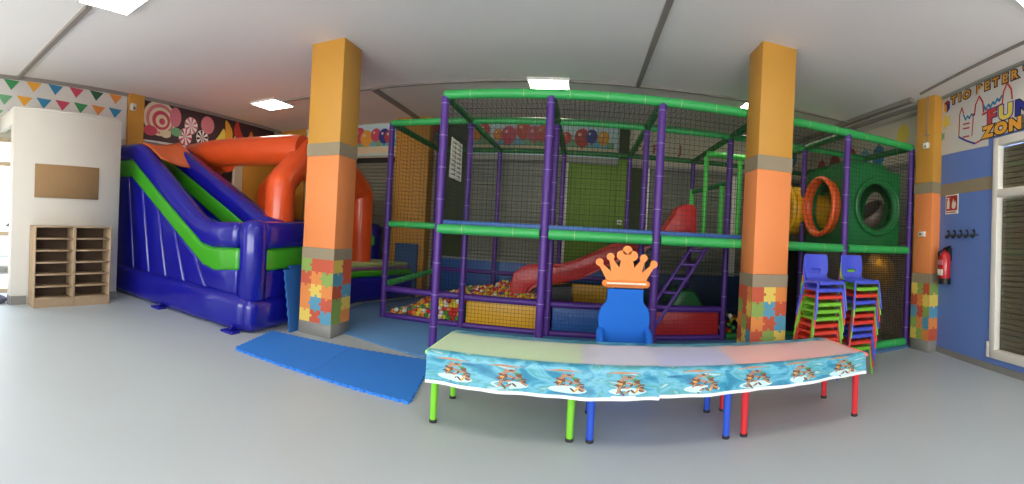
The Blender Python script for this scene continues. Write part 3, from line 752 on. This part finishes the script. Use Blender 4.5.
for i in range(1, 4): net(frY(GY[1]), GX[i] + .04, GX[i + 1] - .04, .08, ZM - .03, .05)
for i in range(0, 6): net(frY(GY[2]), GX[i] + .04, GX[i + 1] - .04, .1, ZT - .05, .06)
net(frX(GX[0]), GY[1] + .04, GY[2] - .04, .08, ZT - .05, .06); net(frX(GX[1]), GY[0] + .04, GY[1] - .04, ZM + .08, ZT - .05)
net(frX(GX[6]), GY[0] + .04, GY[2] - .04, .12, ZT - .05, .05)
M_bnet = mat('brown_net', (58, 44, 26), .8, .1, 10)
net(frY(GY[0] + .05), GX[5] + .0, GX[6] - .04, .1, ZM,   .03, .0056, M_bnet)
# stairs ladder
def ladder():
    a0, a1 = Vector((.83, 5.46, .04)), Vector((1.63, 5.46, 1.33)); off = Vector((-.19, .05, 0))
    lad = bpy.data.objects.new('ladder', None); COL.objects.link(lad); lad.parent = PF; lad.location = Vector((.83, 5.46, 0)) - Vector(PF.location)
    for o_ in (Vector(), off): MB().tube([a0 + o_, a1 + o_], .024, M_post, n=10).build('ladder_rail', lad)
    for k in range(7):
        p = a0.lerp(a1, (k + .6) / 7); MB().tube([p, p + off], .022, M_post, n=10).build('rung', lad)
ladder()
# soft wedge and steps seen below the deck
MB().prism([(1.15, .02), (2.15, .02), (1.75, .62), (1.55, .62)], frY(6.5), -.8, 0, M_greenp).build('foam_wedge', PF, bevel=(.03, 2))
MB().prism([(.9, .02), (1.45, .02), (1.45, .40), (1.1, .40)], frY(6.3), -.6, 0, M_padB).build('foam_wedge', PF, bevel=(.03, 2))
# red slide
sl = [(-1.02, .03), (-1.03, .60), (-.98, .78), (-.86, .87), (-.35, .91), (-.1, .98), (.55, 1.30), (.9, 1.46), (.9, 1.20), (.55, 1.07), (.0, .76), (-.3, .66), (-.66, .63), (-.76, .55), (-.80, .40), (-.82, .03)]
MB().prism(sl, frY(6.36), -.05, 0, M_redp).build('slide_side', PF, bevel=(.018, 3)); MB().prism(sl, frY(6.92), -.05, 0, M_redp).build('slide_side', PF, bevel=(.018, 3))
ch = [(-.80, .03), (-.74, .50), (-.62, .62), (-.3, .66), (.0, .74), (.55, 1.01), (.9, 1.18), (1.2, 1.38), (1.2, 1.42), (.9, 1.24), (.55, 1.07), (.0, .80), (-.3, .72), (-.66, .68), (-.80, .55), (-.86, .03)]
MB().prism(ch, frY(6.41), -.51, 0, M_redp).build('slide_chute', PF)
MB().prism([(-.70, .03), (-.66, .55), (-.3, .60), (-.12, .62), (-.08, .03)], frY(6.45), -.4, 0, M_blk).build('slide_support', PF)
hood = [(.95, 1.44), (1.2, 1.50), (1.34, 1.72), (1.42, 1.88), (1.50, 1.93), (1.64, 1.94), (1.70, 1.88), (1.72, 1.44)]
MB().prism(hood, frY(6.40), -.48, 0, M_redp).build('slide_hood', PF, bevel=(.07, 4))
# bright green upright posts on the upper storey
for x, y, z1 in ((1.86, 6.55, 2.72), (2.13, 6.55, 2.3), (1.80, 7.15, 2.25), (2.42, 6.55, 2.72)):
    MB().tube([(x, y, ZM), (x, y, z1)], .038, M_lgreen, n=12).build('post', PF)
rail((1.86, 6.55, 2.76), (3.15, 6.55, 2.76), .045, M_lgreen, ties=False); rail((1.80, 7.15, 2.2), (2.2, 6.4, 2.32), .035, M_rail2, ties=False)
rail((GX[5], GY[1], ZT + .02), (GX[5], GY[0] + .05, ZT + .02), .03, M_lgreen, ties=False)
# green junction box with round openings, orange ring, yellow tubes
def panel_with_hole(fr, u0, u1, v0, v1, cu, cv, r, t0, t1, m, n=32):
    b = MB(); hole = []; outer = []
    for i in range(n):
        a = 2 * pi * i / n; c, s_ = cos(a), sin(a); hole.append((cu + r * c, cv + r * s_))
        k = min([((u1 if c > 0 else u0) - cu) / c if abs(c) > 1e-6 else 9e9, ((v1 if s_ > 0 else v0) - cv) / s_ if abs(s_) > 1e-6 else 9e9])
        outer.append((cu + k * c, cv + k * s_))
    V = [fr(*p, t) for t in (t0, t1) for p in hole + outer]; f = []
    for i in range(n):
        j = (i + 1) % n
        f += [(i, j, n + j, n + i), (2 * n + i, 3 * n + i, 3 * n + j, 2 * n + j), (i, 2 * n + i, 2 * n + j, j), (n + i, n + j, 3 * n + j, 3 * n + i)]
    # fill the four corners
    b.add(V, f, m)
    for (cu_, cv_) in ((u0, v0), (u1, v0), (u1, v1), (u0, v1)):
        def key(p): return (p[0] - cu_) ** 2 + (p[1] - cv_) ** 2
        on_u = min([p for p in outer if abs(p[0] - cu_) < 1e-5], key=key); on_v = min([p for p in outer if abs(p[1] - cv_) < 1e-5], key=key)
        b.prism([(cu_, cv_), on_u, on_v], fr, t0, t1, m)
    return b
bx0, bx1, by0, by1, bz0, bz1 = 3.30, 4.27, 4.84, 5.84, 1.45, 2.50
jb = bpy.data.objects.new('junction_box', None); COL.objects.link(jb); jb.parent = PF; jb.location = Vector((3.8, 5.5, 1.45)) - Vector(PF.location)
panel_with_hole(frY(by0), bx0, bx1, bz0, bz1, 3.85, 1.97, .345, -.05, .02, M_greenp).build('box_panel', jb)
panel_with_hole(frX(bx0, -1), by0, by1, bz0, bz1, 5.30, 1.95, .37, -.04, .02, M_greenp).build('box_panel', jb)
panel_with_hole(frY(by1), bx0, bx1, bz0, bz1, 3.85, 2.0, .30, -.04, .0, M_greenp).build('box_panel', jb)
panel_with_hole(frX(bx1, -1), by0, by1, bz0, bz1, 5.4, 2.0, .28, -.0, .04, M_greenp).build('box_panel', jb)
MB().box(bx0, bx1, by0, by1, bz1 - .04, bz1, M_greenp).box(bx0 - .0, bx1, by0, by1, bz0 - .04, bz0, M_greenp).build('box_panel', jb)
MB().prism([(bx0 + .1, bz1), (bx1 - .1, bz1), (bx1 - .2, bz1 + .12), (bx0 + .2, bz1 + .12)], frY(by0 + .1), -.6, 0, M_greenp).build('box_cap', jb, bevel=(.02, 2))
def ring(c, axis, R, r, m, name, par, n=36):
    ax = Vector(axis).normalized(); a = Vector((0, 0, 1)); x = ax.cross(a).normalized(); pts = [Vector(c) + (x * cos(2 * pi * i / n) + a * sin(2 * pi * i / n)) * R for i in range(n)]
    return MB().tube(pts, r, m, n=10, closed=True).build(name, par, ang=80)
def pipe(pts, R, m, name, par, th=.025, n=28):
    b = MB(); b.tube(pts, R, m, n=n, cap=False); o = b.build(name, par, ang=80); q = o.modifiers.new('s', 'SOLIDIFY'); q.thickness = th; q.offset = -1; return o
ring((3.85, by0 - .04, 1.97), (0, 1, 0), .385, .032, M_greenp, 'box_flange', jb)
pipe([(3.85, by0 - .05, 1.97), (3.85, by0 + .14, 1.97)], .36, M_greenp, 'box_flange', jb)
ring((bx0 - .13, 5.30, 1.95), (1, 0, 0), .40, .036, M_orap, 'tube_ring', jb)
pipe([(bx0 - .13, 5.30, 1.95), (bx0 + .05, 5.30, 1.95)], .40, M_orap, 'tube_ring', jb)
pipe([(3.85, by1 + i * .12, 2.0) for i in range(6)], .36, M_yelp, 'tunnel_tube', PF)
pipe([(3.02 + .10 * i, 6.12, 1.93) for i in range(8)], .38, M_yelp, 'tunnel_tube', PF)
ring((3.02, 6.12, 1.93), (1, 0, 0), .38, .05, M_yelp, 'tube_ring', PF)
pipe([(4.28, 5.60, 2.0), (4.33, 5.60, 1.95), (4.62, 5.7, 1.7)], .27, mat('grey_tube', (120, 104, 92), .5, .1, 5), 'tunnel_tube', PF)
# yellow spiral tube below the deck
sp = []
for i in range(16):
    a = -1.9 + i * .27; sp.append((3.85 + .40 * cos(a), 5.55 + .40 * sin(a) - .2, 1.25 - i * .055))
pipe(sp, .24, mat('ochre_plastic', (190, 132, 24), .45, .08, 3), 'spiral_tube', PF)
# green pads and dark backing on the lower right
MB().box(GX[5], GX[6], GY[2] - .02, GY[2] + .02, .0, ZM, M_under).build('pad', PF)

# house rules sign on the net
w = thing('rules_sign', 'white sheet of printed rules hung inside the left side net of the play frame', 'sign', (-1.59, 5.17, 1.99))
fs = lambda u, v, t: (-1.572 - .02 + t, u, v)
MB().prism([(4.93, 1.99), (5.43, 1.99), (5.41, 2.47), (4.95, 2.47)], fs, -.004, .004, M_paper).build('sheet', w)
g = MB(); g.keepn = True
for side in (-.006, .006):
    for r_ in range(8):
        for c_ in range(2):
            g.flat(rect(4.98 + c_ * .22, 5.15 + c_ * .22 + .015 * (r_ % 2), 2.03 + r_ * .055, 2.045 + r_ * .055), fs, side, M_ink)
g.build('printed_lines', w, smooth=False)
o = thing('wall_socket', 'small white socket on the green back wall', 'socket', (.70, YB - .1, 1.66))
MB().box(.64, .73, YB - .12, YB - .10, 1.62, 1.71, M_frame).build('plate', o, bevel=(.005, 2)); MB().tube([(.685, YB - .128, 1.665), (.685, YB - .12, 1.665)], .02, M_ink, n=12).build('hole', o)

# ball pit
BM = [mat('ball_' + n, c, .4, .03) for n, c in (('red', (206, 44, 36)), ('yellow', (232, 206, 60)), ('green', (74, 150, 60)), ('white', (226, 222, 206)), ('orange', (230, 140, 60)), ('blue', (50, 80, 160)))]
rb = random.Random(11)
def bh(x, y):
    t = min(1, max(0, (x + 2.75) / .9)); t = t * t * (3 - 2 * t)
    k = .06 + .27 * t + .04 * sin(x * 5) * sin(y * 4)
    if x > -1.4: k += .10
    return k
protos = []
for m in BM:
    b = MB(); b.sphere((0, 0, 0), .036, m, 12, 8); me = b.build('tmp', org=(0, 0, 0), ang=80); protos.append(me.data); bpy.data.objects.remove(me)
cand = []
# balls stacked against the front net of the left bay
for layer in range(6):
    z = .056 + layer * .06
    y = 5.885 + (layer % 2) * .02
    n = 17
    for i in range(n):
        x = -2.70 + i * .066 + (layer % 2) * .033
        if z < bh(x, y) + .0: cand.append((x, y + rb.uniform(-.008, .008), z))
seen = set()
for iy in range(30):
    for ix in range(34):
        x = -2.70 + ix * .068 + (iy % 2) * .034; y = 5.96 + iy * .062
        if x > -.5 or y > 7.8: continue
        cand.append((x + rb.uniform(-.01, .01), y + rb.uniform(-.01, .01), bh(x, y) + rb.uniform(-.012, .03)))
cand.sort(key=lambda p: (p[1] - .35 * p[2]))
names = ['red', 'yellow', 'green', 'white', 'orange', 'blue']
weights = [4, 4, 2, 2, 3, 1]
for i, p in enumerate(cand[:300]):
    k = rb.choices(range(6), weights)[0]
    o = bpy.data.objects.new('pit_ball', protos[k]); COL.objects.link(o); o.location = p
    tag(o, names[k] + ' plastic ball in the ball pit behind the left front net', 'ball', 'plastic balls in the ball pit')
b = MB()
for p in cand[300:]:
    b.sphere(p, .036, BM[rb.choices(range(6), weights)[0]], 8, 6)
o = b.build('pit_balls', ang=80); tag(o, 'rest of the coloured plastic balls filling the ball pit further back', 'balls', None, 'stuff')
# a few balls and green cushion beyond the red pad
for i in range(26):
    k = rb.choices(range(6), [1, 4, 4, 1, 1, 0])[0]
    o = bpy.data.objects.new('pit_ball', protos[k]); COL.objects.link(o); o.location = (2.06 + rb.random() * .42, 6.0 + rb.random() * .3, .055 + .066 * (i % 5))
    tag(o, names[k] + ' plastic ball heaped between the red pad and the right pillar', 'ball', 'plastic balls right of the red pad')

# ------------------------------------------------------------------ tables
def table(x0, x1, ml, mt, label):
    y0, y1 = 2.84, 3.50; zt = .525
    w = thing('party_table', label, 'table', ((x0 + x1) / 2, 3.17, 0), 'row of low party tables')
    MB().box(x0, x1, y0, y1, zt - .03, zt, mt).build('tabletop', w, bevel=(.012, 3))
    for x in (x0 + .06, x1 - .06):
        for y in (y0 + .09, y1 - .09):
            l = MB().tube([(x, y, .02), (x, y, zt - .03)], .026, ml, n=16, rs=[.024, .030]).build('leg', w)
            MB().tube([(x, y, 0), (x, y, .022)], .027, M_dark, n=16).build('foot_cap', l)
M_ttG = mat('table_lime', (176, 232, 120), .4, .03); M_ttB = mat('table_lilac', (150, 160, 244), .4, .03); M_ttR = mat('table_coral', (250, 120, 108), .4, .03)
table(-1.03, .045, M_legG, M_ttG, 'low table with lime green legs under the patterned cloth')
table(.06, 1.13, M_legB, M_ttB, 'low table with blue legs standing between the green and red ones')
table(1.145, 2.235, M_legR, M_ttR, 'low table with red legs nearest the stacked chairs')
# cloth material: translucent white top, sea print on the skirt
def cloth_mat(name, printed):
    m = bpy.data.materials.new(name); m.use_nodes = True; nt = m.node_tree; N = nt.nodes; L = nt.links; b = N['Principled BSDF']
    b.inputs['Roughness'].default_value = .35
    tc = N.new('ShaderNodeTexCoord'); mp = N.new('ShaderNodeMapping'); L.new(tc.outputs['Object'], mp.inputs[0])
    if printed:
        mp.inputs['Scale'].default_value = (3.2, 3.2, 9)
        nz = N.new('ShaderNodeTexNoise'); nz.inputs['Scale'].default_value = 1.3; nz.inputs['Detail'].default_value = 5; nz.inputs['Distortion'].default_value = 1.2
        L.new(mp.outputs[0], nz.inputs['Vector'])
        cr = N.new('ShaderNodeValToRGB'); e = cr.color_ramp.elements
        e[0].position = .30; e[0].color = [lin(x) for x in (28, 104, 140)] + [1]; e[1].position = .72; e[1].color = [lin(x) for x in (190, 218, 224)] + [1]
        for pos, c in ((.42, (48, 138, 164)), (.52, (104, 174, 194)), (.60, (70, 148, 150))):
            k = e.new(pos); k.color = [lin(x) for x in c] + [1]
        L.new(nz.outputs['Fac'], cr.inputs[0]); L.new(cr.outputs[0], b.inputs['Base Color'])
    else:
        b.inputs['Base Color'].default_value = (.93, .93, .92, 1)
        b.inputs['Alpha'].default_value = .52
    return m
M_cl = cloth_mat('cloth_sea_print', True); M_ct = cloth_mat('cloth_thin_white', False)
M_hem = mat('cloth_hem', (226, 228, 224), .5, .03)
def cloth(x0, x1, zf0, zf1, dz, label, motifs, yo=0.):
    w = thing('tablecloth', label, 'tablecloth', ((x0 + x1) / 2, 3.17, .53), 'two plastic tablecloths over the party tables')
    zt = .532 + dz; n = 60; yf = 2.815 - yo
    def yfront(x, k): return yf - .012 * k - k * (.010 * sin(x * 9 + dz * 99) + .006 * sin(x * 23))
    def sheet(name, rows, m, par=w):
        v = []; f = []
        for i in range(n + 1):
            x = x0 + (x1 - x0) * i / n
            for fn in rows: v.append(fn(x, i / n))
        k = len(rows)
        for i in range(n):
            for j in range(k - 1): f.append((i * k + j, i * k + j + 1, (i + 1) * k + j + 1, (i + 1) * k + j))
        return MB().add(v, f, m).build(name, par, ang=70)
    def zb(t): return zf0 + (zf1 - zf0) * t
    wob = lambda x: .0015 * sin(x * 17)
    sheet('cloth_top', [lambda x, t: (x, 3.40, zt + wob(x)), lambda x, t: (x, 3.15, zt), lambda x, t: (x, 2.875, zt)], M_ct)
    sheet('printed_edge', [lambda x, t: (x, 3.52, zt - .06), lambda x, t: (x, 3.515, zt - .005), lambda x, t: (x, 3.40, zt + wob(x))], M_cl)
    rows = [lambda x, t: (x, 2.875, zt), lambda x, t: (x, yf + .015, zt + .002), lambda x, t: (x, yf - .004, zt - .018)]
    for q in range(1, 7):
        rows.append(lambda x, t, q=q: (x, yfront(x, q / 6), zt - .018 + (zb(t) + .022 - zt + .018) * q / 6))
    sk = sheet('skirt', rows, M_cl)
    sheet('hem', [lambda x, t: (x, yfront(x, 1.), zb(t) + .022), lambda x, t: (x, yfront(x, 1.05), zb(t))], M_hem)
    for o_ in (): pass
    for mx in motifs:
        g = MB(); g.keepn = True
        def fr(u, v, t, mx=mx):
            x = mx + u; k = min(1, max(0, (zt - v) / .2)); return (x, yfront(x, k) - .003 - t, v)
        zc = .43 + (zb((mx - x0) / (x1 - x0)) - .31) * .5
        # plain drift of wood chips, shells and leaves on foam
        rm = random.Random(5); fr0 = [.0004]
        g.flat(circ(.0, zc - .05, .125, 14, .024), fr, .0004, P_['foam'])
        for q in range(46):
            a = rm.uniform(0, 2 * pi); k = rm.random() ** .5; u = .10 * k * cos(a); v = -.004 + .050 * k * sin(a) - .25 * abs(u)
            c = rm.choices(['brown', 'tan', 'cream', 'green', 'gold'], [8, 7, 1, 1, 1])[0]
            th = rm.uniform(-.9, .9); ra, rb_ = rm.uniform(.012, .026), rm.uniform(.004, .009)
            g.flat([(u + ra * cos(t) * cos(th) - rb_ * sin(t) * sin(th), zc + v + ra * cos(t) * sin(th) + rb_ * sin(t) * cos(th)) for t in [2 * pi * w_ / 8 for w_ in range(8)]], fr, .0006 + q * .00004, P_[c])
        g.flat([(-.16, zc + .062), (-.05, zc + .075), (.10, zc + .068), (.0, zc + .062)], fr, .001, P_['tan'])
        g.build('printed_motif', sk, smooth=False)
cloth(-1.0, .555, .318, .332, .005, 'plastic sea print tablecloth starting over the green legged table, overlapping the other cloth', [-.79, -.42, -.045, .345], yo=.004)
cloth(.10, 2.18, .335, .375, .0, 'plastic sea print tablecloth ending over the red legged table', [.84, 1.23, 1.59, 1.96])

# ------------------------------------------------------------------ kid chairs
def make_chair(m):
    root = thing('kid_chair', 'x', 'chair', (0, 0, 0))
    # shell: one swept sheet from front lip of seat to top of back
    prof = [(-.168, .262), (-.16, .292), (-.14, .30), (0, .292), (.11, .296), (.150, .325), (.163, .372), (.167, .395), (.180, .48), (.190, .548), (.192, .556)]
    wid = [.147, .152, .154, .150, .140, .118, .140, .146, .147, .142, .128]
    n = 10; v = []; f = []
    for (y, z), w_ in zip(prof, wid):
        for i in range(n + 1):
            u = -1 + 2 * i / n; curve = .018 * (u * u) if z > .33 else -.012 * (1 - u * u) * (1 if -.13 < y < .1 else 0)
            v.append((u * w_, y - (curve if z > .33 else 0), z + (0 if z > .33 else curve)))
    for j in range(len(prof) - 1):
        for i in range(n):
            if j == 7 and 3 <= i <= 6: pass
            k = j * (n + 1) + i
            if j == 6 and 3 <= i <= 6: continue      # hand slot low in the back
            f.append((k, k + 1, k + n + 2, k + n + 1))
    o = MB().add(v, f, m).build('seat_shell', root, ang=80)
    q = o.modifiers.new('s', 'SOLIDIFY'); q.thickness = .012; q.offset = 0
    q = o.modifiers.new('u', 'SUBSURF'); q.levels = 1; q.render_levels = 1
    for sx in (-1, 1):
        for pts in ([(sx * .145, -.135, .285), (sx * .155, -.145, .25), (sx * .175, -.17, .0)], [(sx * .145, .12, .285), (sx * .155, .135, .25), (sx * .18, .20, .0)]):
            MB().tube(pts, .0115, m, n=8).build('leg', root)
        MB().tube([(sx * .148, -.14, .283), (sx * .150, .13, .283)], .010, m, n=8).build('side_rail', root)
    return root
proto = {'blue': make_chair(M_chB), 'red': make_chair(M_chR), 'green': make_chair(M_chG)}
used = set()
def stack(x, y, cols, where, grp):
    n = len(cols)
    for i in range(n):       # i = 0 bottom
        c = cols[n - 1 - i]
        o = proto[c] if c not in used else copy_tree(proto[c]); used.add(c)
        o.location = (x + .003 * rb.uniform(-1, 1), y + .012 * (n - 1 - i), .021 + i * .0722)
        o.rotation_euler = (0, 0, radians(rb.uniform(-1.2, 1.2)))
        same = [k for k, cc in enumerate(cols) if cc == c]; k = n - 1 - i
        ordn = ['topmost', 'second from the top', 'third from the top', 'fourth from the top', 'fifth from the top', 'sixth from the top', 'seventh from the top', 'eighth from the top', 'ninth from the top', 'tenth from the top', 'lowest'][k]
        tag(o, '%s plastic child chair, %s in the stack %s' % (c, ordn, where), 'chair', grp)
stack(2.355, 3.78, ['blue', 'blue', 'red', 'green', 'green', 'green', 'red', 'red', 'red', 'red', 'blue'], 'beside the right pillar', 'chairs stacked beside the right pillar')
stack(2.825, 3.80, ['blue', 'green', 'red', 'blue', 'green', 'red', 'red', 'blue', 'blue', 'red', 'green'], 'further from the pillar', 'chairs in the stack further from the pillar')

# ------------------------------------------------------------------ throne with crown
TX, TY = .425, 4.02
w = thing('throne', 'blue party throne with an orange crown cut-out on its back', 'throne', (TX, TY, 0))
KT = 1.05
ft = lambda u, v, t: (TX + u * KT, TY - t, CAMZ + (v - CAMZ) * KT)
def smooth_outline(half, k=3):
    # half: points on the right side from bottom to top -> mirrored closed outline, Catmull-Rom
    P = half; out = []
    for i in range(len(P) - 1):
        p0, p1, p2, p3 = P[max(i - 1, 0)], P[i], P[i + 1], P[min(i + 2, len(P) - 1)]
        for j in range(k):
            t = j / k
            out.append(tuple(.5 * ((2 * p1[a]) + (-p0[a] + p2[a]) * t + (2 * p0[a] - 5 * p1[a] + 4 * p2[a] - p3[a]) * t * t + (-p0[a] + 3 * p1[a] - 3 * p2[a] + p3[a]) * t ** 3) for a in (0, 1)))
    out.append(P[-1])
    return out + [(-x, y) for x, y in reversed(out)]
body = smooth_outline([(.19, .06), (.19, .30), (.198, .42), (.215, .55), (.228, .66), (.212, .75), (.168, .81), (.160, .86), (.160, .93)])
MB().prism(body, ft, -.03, .03, M_thB).build('backrest', w, bevel=(.012, 3))
MB().box(TX - .20, TX + .20, TY - .27, TY - .02, .22, .30, M_thB).build('seat', w, bevel=(.03, 3))
MB().box(TX - .19, TX + .19, TY - .25, TY - .03, .0, .23, M_thB).build('seat_base', w, bevel=(.02, 3))
for sx in (-1, 1):
    MB().tube([(TX + sx * .215, TY - .02, .52), (TX + sx * .222, TY - .10, .50), (TX + sx * .222, TY - .18, .42), (TX + sx * .215, TY - .23, .34), (TX + sx * .21, TY - .23, .02)], .035, M_thB, n=14).build('armrest', w, ang=80)
MB().tube([(TX - .195, TY - .035, .955), (TX + .195, TY - .035, .955)], .026, M_thO, n=16).sphere((TX - .19, TY - .03, .955), .034, M_thO, 16, 10).sphere((TX + .19, TY - .03, .955), .034, M_thO, 16, 10).build('crown_band', w, ang=80)
MB().tube([(TX - .18, TY - .060, .960), (TX + .18, TY - .060, .960)], .009, M_paper, n=8).build('white_stripe', w)
crown = smooth_outline([(.15, .95), (.165, 1.02), (.205, 1.09)], 2)
g = MB()
hr = [(.165, .94), (.182, 1.02), (.248, 1.135), (.222, 1.15), (.135, 1.075), (.158, 1.19), (.13, 1.196), (.066, 1.115), (.05, 1.19), (.03, 1.24)]
cr = hr + [(-a, b_) for a, b_ in reversed(hr)]
g.prism(cr, ft, -.02, .02, M_thO)
for u_, v_, r_ in ((-.240, 1.155, .034), (.240, 1.155, .034), (-.147, 1.205, .034), (.147, 1.205, .034), (0, 1.268, .042), (-.05, 1.222, .044), (.05, 1.222, .044)):
    g.prism(circ(u_, v_, r_, 18), ft, -.021, .021, M_thO)
g.build('crown', w, ang=30)

# ------------------------------------------------------------------ right wall items
s0, z0 = .34, .945
w = thing('fire_extinguisher', 'red fire extinguisher with black foot hanging on the blue wall', 'fire extinguisher', frW(s0, z0, .09))
def cylW(za, zb, r, m, name, ra=None, par=w, s=s0, t=.10):
    p, q_ = frW(s, za, t), frW(s, zb, t); return MB().tube([p, q_], r, m, n=20, rs=ra).build(name, par)
cx = frW(s0, 0, .10)
MB().tube([(cx[0], cx[1], z) for z in (1.0, 1.03, 1.30, 1.345, 1.37, 1.40)], .075, M_ext, n=24, rs=[.07, .078, .078, .06, .03, .025]).build('cylinder', w, ang=50)
MB().tube([(cx[0], cx[1], z) for z in (.945, 1.02)], .08, M_blk, n=24).build('foot_ring', w)
MB().prism(rect(s0 - .05, s0 + .05, 1.06, 1.14), frW, .165, .182, M_paper).build('label_sticker', w)
MB().prism(rect(s0 - .05, s0 + .05, 1.20, 1.26), frW, .165, .182, P_['pink']).build('label_sticker', w)
MB().prism([(s0 - .03, 1.39), (s0 + .10, 1.42), (s0 + .11, 1.45), (s0 - .02, 1.42)], frW, .08, .12, M_blk).prism([(s0 - .03, 1.385), (s0 + .07, 1.375), (s0 + .07, 1.39), (s0 - .03, 1.41)], frW, .08, .12, M_blk).build('handle', w)
MB().tube([frW(s0 - .02, 1.39, .12), frW(s0 - .09, 1.36, .14), frW(s0 - .10, 1.25, .13), frW(s0 - .095, 1.08, .12)], .012, M_blk, n=8).build('hose', w, ang=80)
MB().prism(rect(s0 - .02, s0 + .02, 1.25, 1.42), frW, 0, .05, M_blk).build('wall_bracket', w)
w = thing('fire_sign', 'red square sign with white extinguisher and flame pictograms on the blue wall', 'sign', frW(.32, 1.9, 0))
MB().prism(rect(.19, .47, 1.88, 2.14), frW, 0, .008, M_paper).build('sheet', w)
g = MB(); g.keepn = True
g.flat(rect(.205, .455, 1.925, 2.125), frW, .0095, M_red)
g.flat(rect(.225, .285, 1.95, 2.06), frW, .011, M_paper); g.flat([(.235, 2.06), (.275, 2.06), (.265, 2.09), (.245, 2.09)], frW, .011, M_paper); g.flat(rect(.21, .29, 2.09, 2.10), frW, .011, M_paper)
g.flat([(.35, 1.95), (.41, 1.95), (.43, 2.0), (.41, 2.06), (.39, 2.02), (.375, 2.09), (.345, 2.03), (.335, 1.98)], frW, .011, M_paper)
g.flat(rect(.21, .43, 1.897, 1.908), frW, .0095, M_red)
g.build('pictogram', w, smooth=False)
w = thing('coat_rack', 'row of five dark coat hooks on the blue wall above the extinguisher', 'coat rack', frW(.57, 1.56, 0))
MB().prism(rect(.24, .90, 1.575, 1.605), frW, 0, .014, mat('rack_grey', (70, 84, 110), .5)).build('rail', w)
for k in range(5):
    s_ = .30 + k * .135
    MB().tube([frW(s_, 1.64, .016), frW(s_, 1.62, .012), frW(s_, 1.575, .02), frW(s_, 1.555, .05), frW(s_, 1.58, .075)], .011, M_blk, n=8).sphere(frW(s_, 1.645, .03), .018, M_blk, 8, 6).build('hook', w, ang=80)

# ------------------------------------------------------------------ light and colour
wd = bpy.data.worlds.new('sky'); S.world = wd; wd.use_nodes = True
nt = wd.node_tree; bg = nt.nodes['Background']
tc = nt.nodes.new('ShaderNodeTexCoord'); sep = nt.nodes.new('ShaderNodeSeparateXYZ'); rampn = nt.nodes.new('ShaderNodeValToRGB')
nt.links.new(tc.outputs['Generated'], sep.inputs[0]); nt.links.new(sep.outputs[2], rampn.inputs[0]); nt.links.new(rampn.outputs[0], bg.inputs[0])
rampn.color_ramp.elements[0].color = (.80, .80, .78, 1); rampn.color_ramp.elements[1].color = (.55, .70, 1, 1)
bg.inputs[1].default_value = 14.0
S.view_settings.view_transform = 'Standard'; S.view_settings.look = 'None'; S.view_settings.exposure = -0.40; S.view_settings.gamma = 1
S.view_settings.use_curve_mapping = False
S.cycles.use_denoising = True
try: S.cycles.denoiser = 'OPENIMAGEDENOISE'
except Exception: pass
S.cycles.max_bounces = 10; S.cycles.diffuse_bounces = 6; S.cycles.transparent_max_bounces = 12
